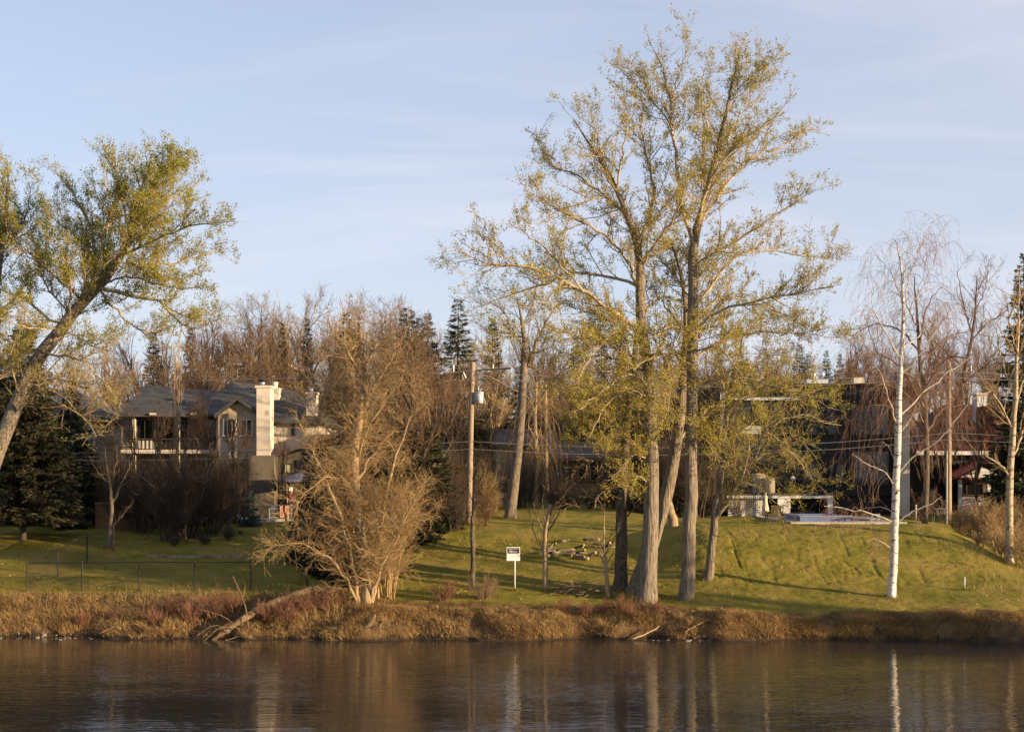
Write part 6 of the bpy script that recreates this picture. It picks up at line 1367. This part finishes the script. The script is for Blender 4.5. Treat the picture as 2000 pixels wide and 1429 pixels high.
# ------------------------------------------------------------------ shrubs
def shrub(px, py_top, Y, k, lab, w=1.0, g=None, H=2.9, nm='bare_shrub'):
    x, s = top_scale(px, py_top, Y, H); place(SHR[k], nm, lab, 'shrub', x, Y, s * w, rg.uniform(0, 6), g, sz=s)
for px, py, Y, k, w, lab in ((330, 900, 71, 1, 1.0, 'tall dark many-stemmed shrub before the balcony house corner'), (368, 880, 72, 1, .9, 'tall dark many-stemmed shrub below the front gable'), (410, 890, 73, 1, .9, 'dark bare shrub between the gable and the floor lamp'), (280, 900, 74, 1, 1.0, 'dark bare shrub behind the forked small tree'), (440, 905, 75, 2, .8, 'greyish bare shrub close to the floor lamp'), (235, 930, 75, 0, .9, 'brown bare shrub over the brick terrace wall'), (190, 950, 77, 1, .9, 'low dark shrub at the end of the brick terrace wall'),
    (400, 1040, 70, 4, 1.5, 'low dark evergreen shrub in the flower bed'), (445, 1030, 71, 4, 1.5, 'rounded dark evergreen shrub before the patio'), (340, 1050, 69.5, 4, 1.6, 'spreading dark evergreen shrub behind the stone edging'), (520, 1042, 72, 0, 1.5, 'reddish bare shrub below the patio steps'), (560, 1040, 71, 0, 1.5, 'brown low shrub below the patio end pier'), (290, 1045, 72, 1, 1.6, 'low dark bare shrub by the many-stemmed ones'),
    (640, 960, 80, 0, 1.2, 'brown bare shrub beside the concrete pier'), (780, 900, 80, 0, 1.1, 'tall brown bare shrub behind the willow'), (830, 880, 82, 1, 1.1, 'tall dark bare shrub between willow and utility pole'), (870, 890, 80, 0, 1.0, 'tall brown bare shrub at the foot of the utility pole'), (950, 900, 80, 3, .9, 'tan bare shrub between pole and leaning trunk'), (900, 930, 78, 1, 1.1, 'dark bare shrub behind the slim young tree'), (850, 960, 76, 0, 1.2, 'low brown shrub at the shaded lawn edge'), (965, 960, 82, 3, 1.2, 'low tan shrub at the pale cottage wall'),
    (1080, 950, 86, 1, 1.4, 'dark bare shrub under the cottage windows'), (1130, 965, 86, 1, 1.2, 'low dark shrub under the middle cottage windows'), (1180, 950, 86, 0, 1.3, 'brown shrub under the last cottage window'), (1230, 900, 86, 1, 1.2, 'tall dark shrub at the cottage end'), (1270, 890, 87, 0, 1.1, 'tall brown shrub between the cottage and the stump'), (1330, 900, 86, 0, 1.1, 'tall brown shrub behind the tallest poplar'), (1375, 940, 84, 3, 1.1, 'tan shrub beside the outside stair'), (1400, 960, 82, 4, 1.3, 'dark evergreen shrub at the black house corner'),
    (1800, 960, 79, 0, 1.1, 'brown shrub under the weeping birch'), (1870, 985, 73, 3, 1.4, 'tan brush at the foot of the conduit pole'), (1905, 980, 72, 2, 1.4, 'grey brush before the white porch'), (1945, 970, 71, 3, 1.4, 'tan brush below the mottled birch'), (1985, 975, 72, 2, 1.3, 'grey brush beyond the mottled birch'), (1960, 1030, 67, 3, 1.6, 'low tan bramble at the foot of the mottled birch'), (1915, 1035, 68, 2, 1.6, 'low grey bramble on the shady hill side'), (2010, 1020, 66, 3, 1.6, 'low tan bramble past the mottled birch'), (1880, 1020, 70.5, 0, 1.3, 'brown bramble at the hill edge by the pole'),
    (770, 930, 70, 0, 1.3, 'brown thicket on the lawn edge behind the osier clump'), (810, 950, 71, 1, 1.3, 'dark thicket on the lawn edge between osier and pole'), (845, 930, 73, 0, 1.2, 'tall brown thicket a step before the utility pole'), (885, 960, 73, 1, 1.2, 'dark thicket touching the foot of the utility pole'), (735, 960, 72, 1, 1.4, 'dark thicket hidden behind the willow stems'), (690, 970, 74, 0, 1.4, 'brown thicket between the willow and the concrete pier'), (945, 965, 75, 0, 1.1, 'brown thicket between utility pole and leaning trunk'), (605, 1020, 74, 1, 1.6, 'dark low thicket at the end of the patio steps'), (470, 1035, 72.5, 4, 1.6, 'dark evergreen mound beside the little blue spruce'), (310, 890, 76, 1, 1.0, 'tall dark shrub right under the balcony'), (395, 880, 77, 1, 1.0, 'tall dark shrub under the balcony end'), (350, 900, 74, 0, 1.0, 'tall brown shrub among the dark ones under the balcony'), (455, 900, 78, 1, .9, 'tall dark shrub under the gable windows'), (250, 900, 79, 1, 1.0, 'tall dark shrub at the balcony corner post'), (210, 880, 82, 0, 1.0, 'tall brown shrub between the two pale houses'), (1100, 960, 84, 4, 1.4, 'dark evergreen mound under the cottage windows'), (1150, 962, 84, 4, 1.4, 'spreading evergreen mound under the cottage windows'), (1205, 930, 84, 0, 1.2, 'brown thicket at the cottage end wall'), (1290, 930, 83, 1, 1.2, 'dark thicket behind the broken stump'), (1350, 920, 83, 0, 1.2, 'brown thicket behind the tallest poplar trunk'), (1000, 940, 84, 1, 1.1, 'dark thicket behind the leaning trunk'), (650, 1000, 70, 4, 1.5, 'dark evergreen mound added for shade behind the willow stems'), (1225, 860, 83, 1, 1.0, 'tall dark thicket behind the dark twiggy trunk'), (1262, 850, 82, 1, 1.0, 'tall dark thicket behind the broad poplar'), (1310, 860, 81, 1, 1.0, 'tall dark thicket beside the broken stump'), (1365, 860, 80.5, 1, 1.0, 'tall dark thicket behind the slender forked poplar'), (1020, 870, 86, 1, .9, 'tall dark thicket at the pale cottage wall'), (935, 880, 84, 1, 1.0, 'tall dark thicket between pole and pale cottage wall'), (890, 870, 83, 1, 1.0, 'tall dark thicket straight behind the utility pole'), (1440, 960, 80, 1, 1.2, 'dark thicket before the outside stair'), (700, 1000, 69, 4, 1.5, 'dark evergreen mound added for shade beside the willow trunk foot'), (620, 1010, 71, 4, 1.6, 'dark evergreen mound added for shade between willow and patio pier'), (760, 1000, 70.5, 4, 1.4, 'dark evergreen mound added for shade behind the osier clump'), (820, 1010, 71, 4, 1.4, 'dark evergreen mound added for shade at the thicket foot')):
    shrub(px, py, Y, k, lab, w)  # the evergreen mounds around the willow are added to shade the left lawn
# osier clump with yellow shoots in front of the willow trunk
OS = lib_shrub(421, 5.2, 'willow_twig', n=26, spread=.32, dens=.9, leafmat='bud_leaf', rmin=.006)
place(OS, 'osier_shrub', 'upright clump of yellowish osier shoots beside the willow trunk', 'shrub', hx(745, 60.6), 60.6, 1.0, .3)
# red dogwoods and low brush on the bank
DOG = [lib_shrub(431, 1.2, 'dogwood_twig', n=22, spread=.8, dens=1.6, rmin=.005), lib_shrub(432, 1.2, 'dogwood_twig', n=26, spread=.9, dens=1.6, rmin=.005)]
GRB = lib_shrub(433, 1.2, 'grey_twig', n=26, spread=.9, dens=1.7, rmin=.005)
for j, (px, Y, s) in enumerate(((330, 58.6, .8), (375, 58.3, .95), (415, 58.5, 1.0), (450, 58.9, .9), (520, 58.1, .9), (560, 58.0, 1.0), (600, 58.6, .9), (560, 58.9, .7), (640, 58.8, .8), (300, 58.0, .7), (230, 58.5, .6), (160, 58.4, .6), (660, 59.6, .9))):
    place(DOG[j % 2], 'dogwood_shrub', 'low red-stemmed dogwood on the bank around the fallen log', 'shrub', hx(px, Y), Y, s, j * 1.3, 'dogwoods around the fallen log')
for j, (px, Y, s) in enumerate(((1180, 58.6, .6), (1215, 58.5, .7), (1250, 58.6, .55), (1280, 58.2, .6), (1235, 57.9, .6), (1145, 58.4, .6), (1100, 58.6, .6))):
    place(DOG[j % 2], 'dogwood_shrub', 'low red-stemmed dogwood on the bank below the poplars', 'shrub', hx(px, Y), Y, s, j * 1.3, 'dogwoods below the poplars')
place(DOG[0], 'dogwood_shrub', 'red-brown dogwood bush on the lawn edge beside the grey brush bush', 'shrub', hx(868, 60.2), 60.2, .95, .2); place(GRB, 'bare_shrub', 'dense grey bare bush on the lawn edge beside the notice sign', 'shrub', hx(940, 60.4), 60.4, 1.0, .9)
# ------------------------------------------------------------------ grass
def blades(N_, xs, ys, hgt, wid, lean_w, seed, rnd=.5, simple_=False):
    rng = np.random.default_rng(seed); z = ground_z(xs, ys); n = len(xs)
    p = np.stack([xs, ys, z - .02], 1)
    d = rng.normal(size=(n, 3)) * rnd; d[:, 2] = np.abs(d[:, 2]) * .3 + 1; d[:, 1] -= lean_w * rng.uniform(.2, 1, n); d = unit(d)
    h = hgt
    s = unit(np.cross(d, rng.normal(size=(n, 3)))) * wid[:, None]
    mid = p + d * (h * .55)[:, None]; tip = mid + unit(d + np.stack([rng.normal(size=n) * .4, -lean_w * np.ones(n), -.5 * np.ones(n)], 1)) * (h * .5)[:, None]
    if simple_:
        return np.stack([p - s, p + s, tip], 1).reshape(-1, 3), np.arange(n * 3).reshape(-1, 3)
    V = np.stack([p - s, p + s, mid + s * .8, mid - s * .8, tip + s * .15, tip - s * .15], 1).reshape(-1, 3)
    b = np.arange(n)[:, None] * 6
    F = np.concatenate([b + np.array([[0, 1, 2, 3]]), b + np.array([[3, 2, 4, 5]])])
    return V, F
rng = np.random.default_rng(9)
n0 = 125000
xs = rng.uniform(-25, 25, n0); top = np.interp(xs, [-25, -9, -4, 0, 6, 10, 25], [60.9, 60.2, 59.6, 59.0, 59.0, 57.9, 57.8]) + (fbm(xs * .5, xs * 0 + 2, 81, 3) - .5) * 1.6
ys = 56.2 + (top - 56.2) * rng.uniform(0, 1, n0)
zq = ground_z(xs, ys)
cl = fbm(xs * 1.1, ys * 1.1, 61, 3)
keep = (zq > .05) & (rng.uniform(0, 1, n0) < np.where(xs > 8, np.clip((cl - .22) * 4.0, .2, 1), np.clip((cl - .33) * 4.0, .14, 1)) * .85)
xs, ys, cl = xs[keep], ys[keep], cl[keep]
tall = np.clip((fbm(xs * .45, ys * .6, 71, 3) - .35) * 3, 0, 1)
tall = np.where(xs > 8, .55 + .3 * tall, tall)
hg = (.10 + (.18 + .50 * tall) * cl * rng.uniform(.4, 1, len(xs))) * np.clip((top[keep] - ys) / 1.2 + .45, .45, 1)
V, F = blades(0, xs, ys, hg, rng.uniform(.004, .009, len(xs)), .55, 3)
tag(link('dry_grass', np_mesh('dry_grass', [(V, F)], MAT['dry_blade'])), 'dry straw-coloured grass hanging over the river bank', 'grass', kind='stuff')
n1 = 110000
xs = rng.uniform(-25, 25, n1); ys = rng.uniform(57.8, 71, n1); top = np.interp(xs, [-25, -9, -4, 0, 6, 10, 25], [60.9, 60.2, 59.6, 59.0, 59.0, 57.6, 57.6])
keep = (ys > top - .5) & ~((xs > 22) & (ys > 62)); xs, ys = xs[keep], ys[keep]
V, F = blades(0, xs, ys, rng.uniform(.04, .10, len(xs)), rng.uniform(.008, .016, len(xs)), .1, 5, .7, True)
tag(link('lawn_grass', np_mesh('lawn_grass', [(V, F)], MAT['lawn_blade'])), 'short green lawn grass', 'grass', kind='stuff')
# tall dry stalks standing out of the bank grass
n2 = 900
xs = rng.uniform(-24, -5, n2); ys = rng.uniform(57.8, 60.6, n2)
V, F = blades(0, xs, ys, rng.uniform(.4, 1.0, n2), rng.uniform(.003, .006, n2), .05, 7, .25)
xs = rng.uniform(20, 25, 500); ys = rng.uniform(60, 67, 500)
V2, F2 = blades(0, xs, ys, rng.uniform(.3, .9, 500), rng.uniform(.004, .007, 500), .05, 8, .3)
tag(link('reed_stalks', np_mesh('reed_stalks', [(V, F), (V2, F2)], MAT['dry_blade'])), 'thin tall dry stalks in the bank grass', 'grass', kind='stuff')

# litter of last year's leaves and twigs lying on the grass, and rough uncut grass round the trunk feet
n3 = 7000
xs = rng.uniform(-24, 22, n3); ys = rng.uniform(58.4, 72, n3); kq = fbm(xs * .4, ys * .5, 91, 3); keep = rng.uniform(0, 1, n3) < np.clip((kq - .42) * 5, .05, 1); xs, ys = xs[keep], ys[keep]; n3 = len(xs)
c = np.stack([xs, ys, ground_z(xs, ys) + .02], 1); a_ = rng.normal(size=(n3, 3)); a_[:, 2] *= .3; a_ = unit(a_); b_ = unit(np.cross(a_, np.array([[0, 0, 1.0]]) + rng.normal(size=(n3, 3)) * .4)); sz_ = rng.uniform(.03, .08, n3)[:, None]
V = np.stack([c - a_ * sz_, c + b_ * sz_ * .6, c + a_ * sz_, c - b_ * sz_ * .6], 1).reshape(-1, 3)
tag(link('fallen_leaves', np_mesh('fallen_leaves', [(V, np.arange(n3 * 4).reshape(-1, 4))], MAT['dry_blade'])), 'brown fallen leaves scattered over the lawn', 'leaves', kind='stuff')
feet = [(1338, 60.5, .5), (1264, 60.2, .6), (1236, 61.6, .5), (1212, 62.3, .5), (1382, 63.4, .4), (1741, 60.5, .35), (1066, 62, .3), (924, 62.7, .3), (1188, 60.8, .3), (1005, 62, .15), (996, 78, .5), (915, 76, .5), (1853, 78, .5), (1884, 61.6, .12), (1973, 66, .5), (212, 69, .35)]
FX, FY = [], []
for px, Y, rd in feet:
    n = int(700 * rd); t = rng.uniform(0, 6.28, n); q = rd * (.35 + rng.exponential(.35, n)); FX.append(hx(px, Y) + q * np.cos(t)); FY.append(Y + q * np.sin(t))
xs, ys = np.concatenate(FX), np.concatenate(FY)
V, F = blades(0, xs, ys, rng.uniform(.08, .26, len(xs)), rng.uniform(.005, .010, len(xs)), .1, 12, .5)
tag(link('rough_grass', np_mesh('rough_grass', [(V, F)], MAT['lawn_blade'])), 'longer uncut grass round the trunk feet', 'grass', kind='stuff')
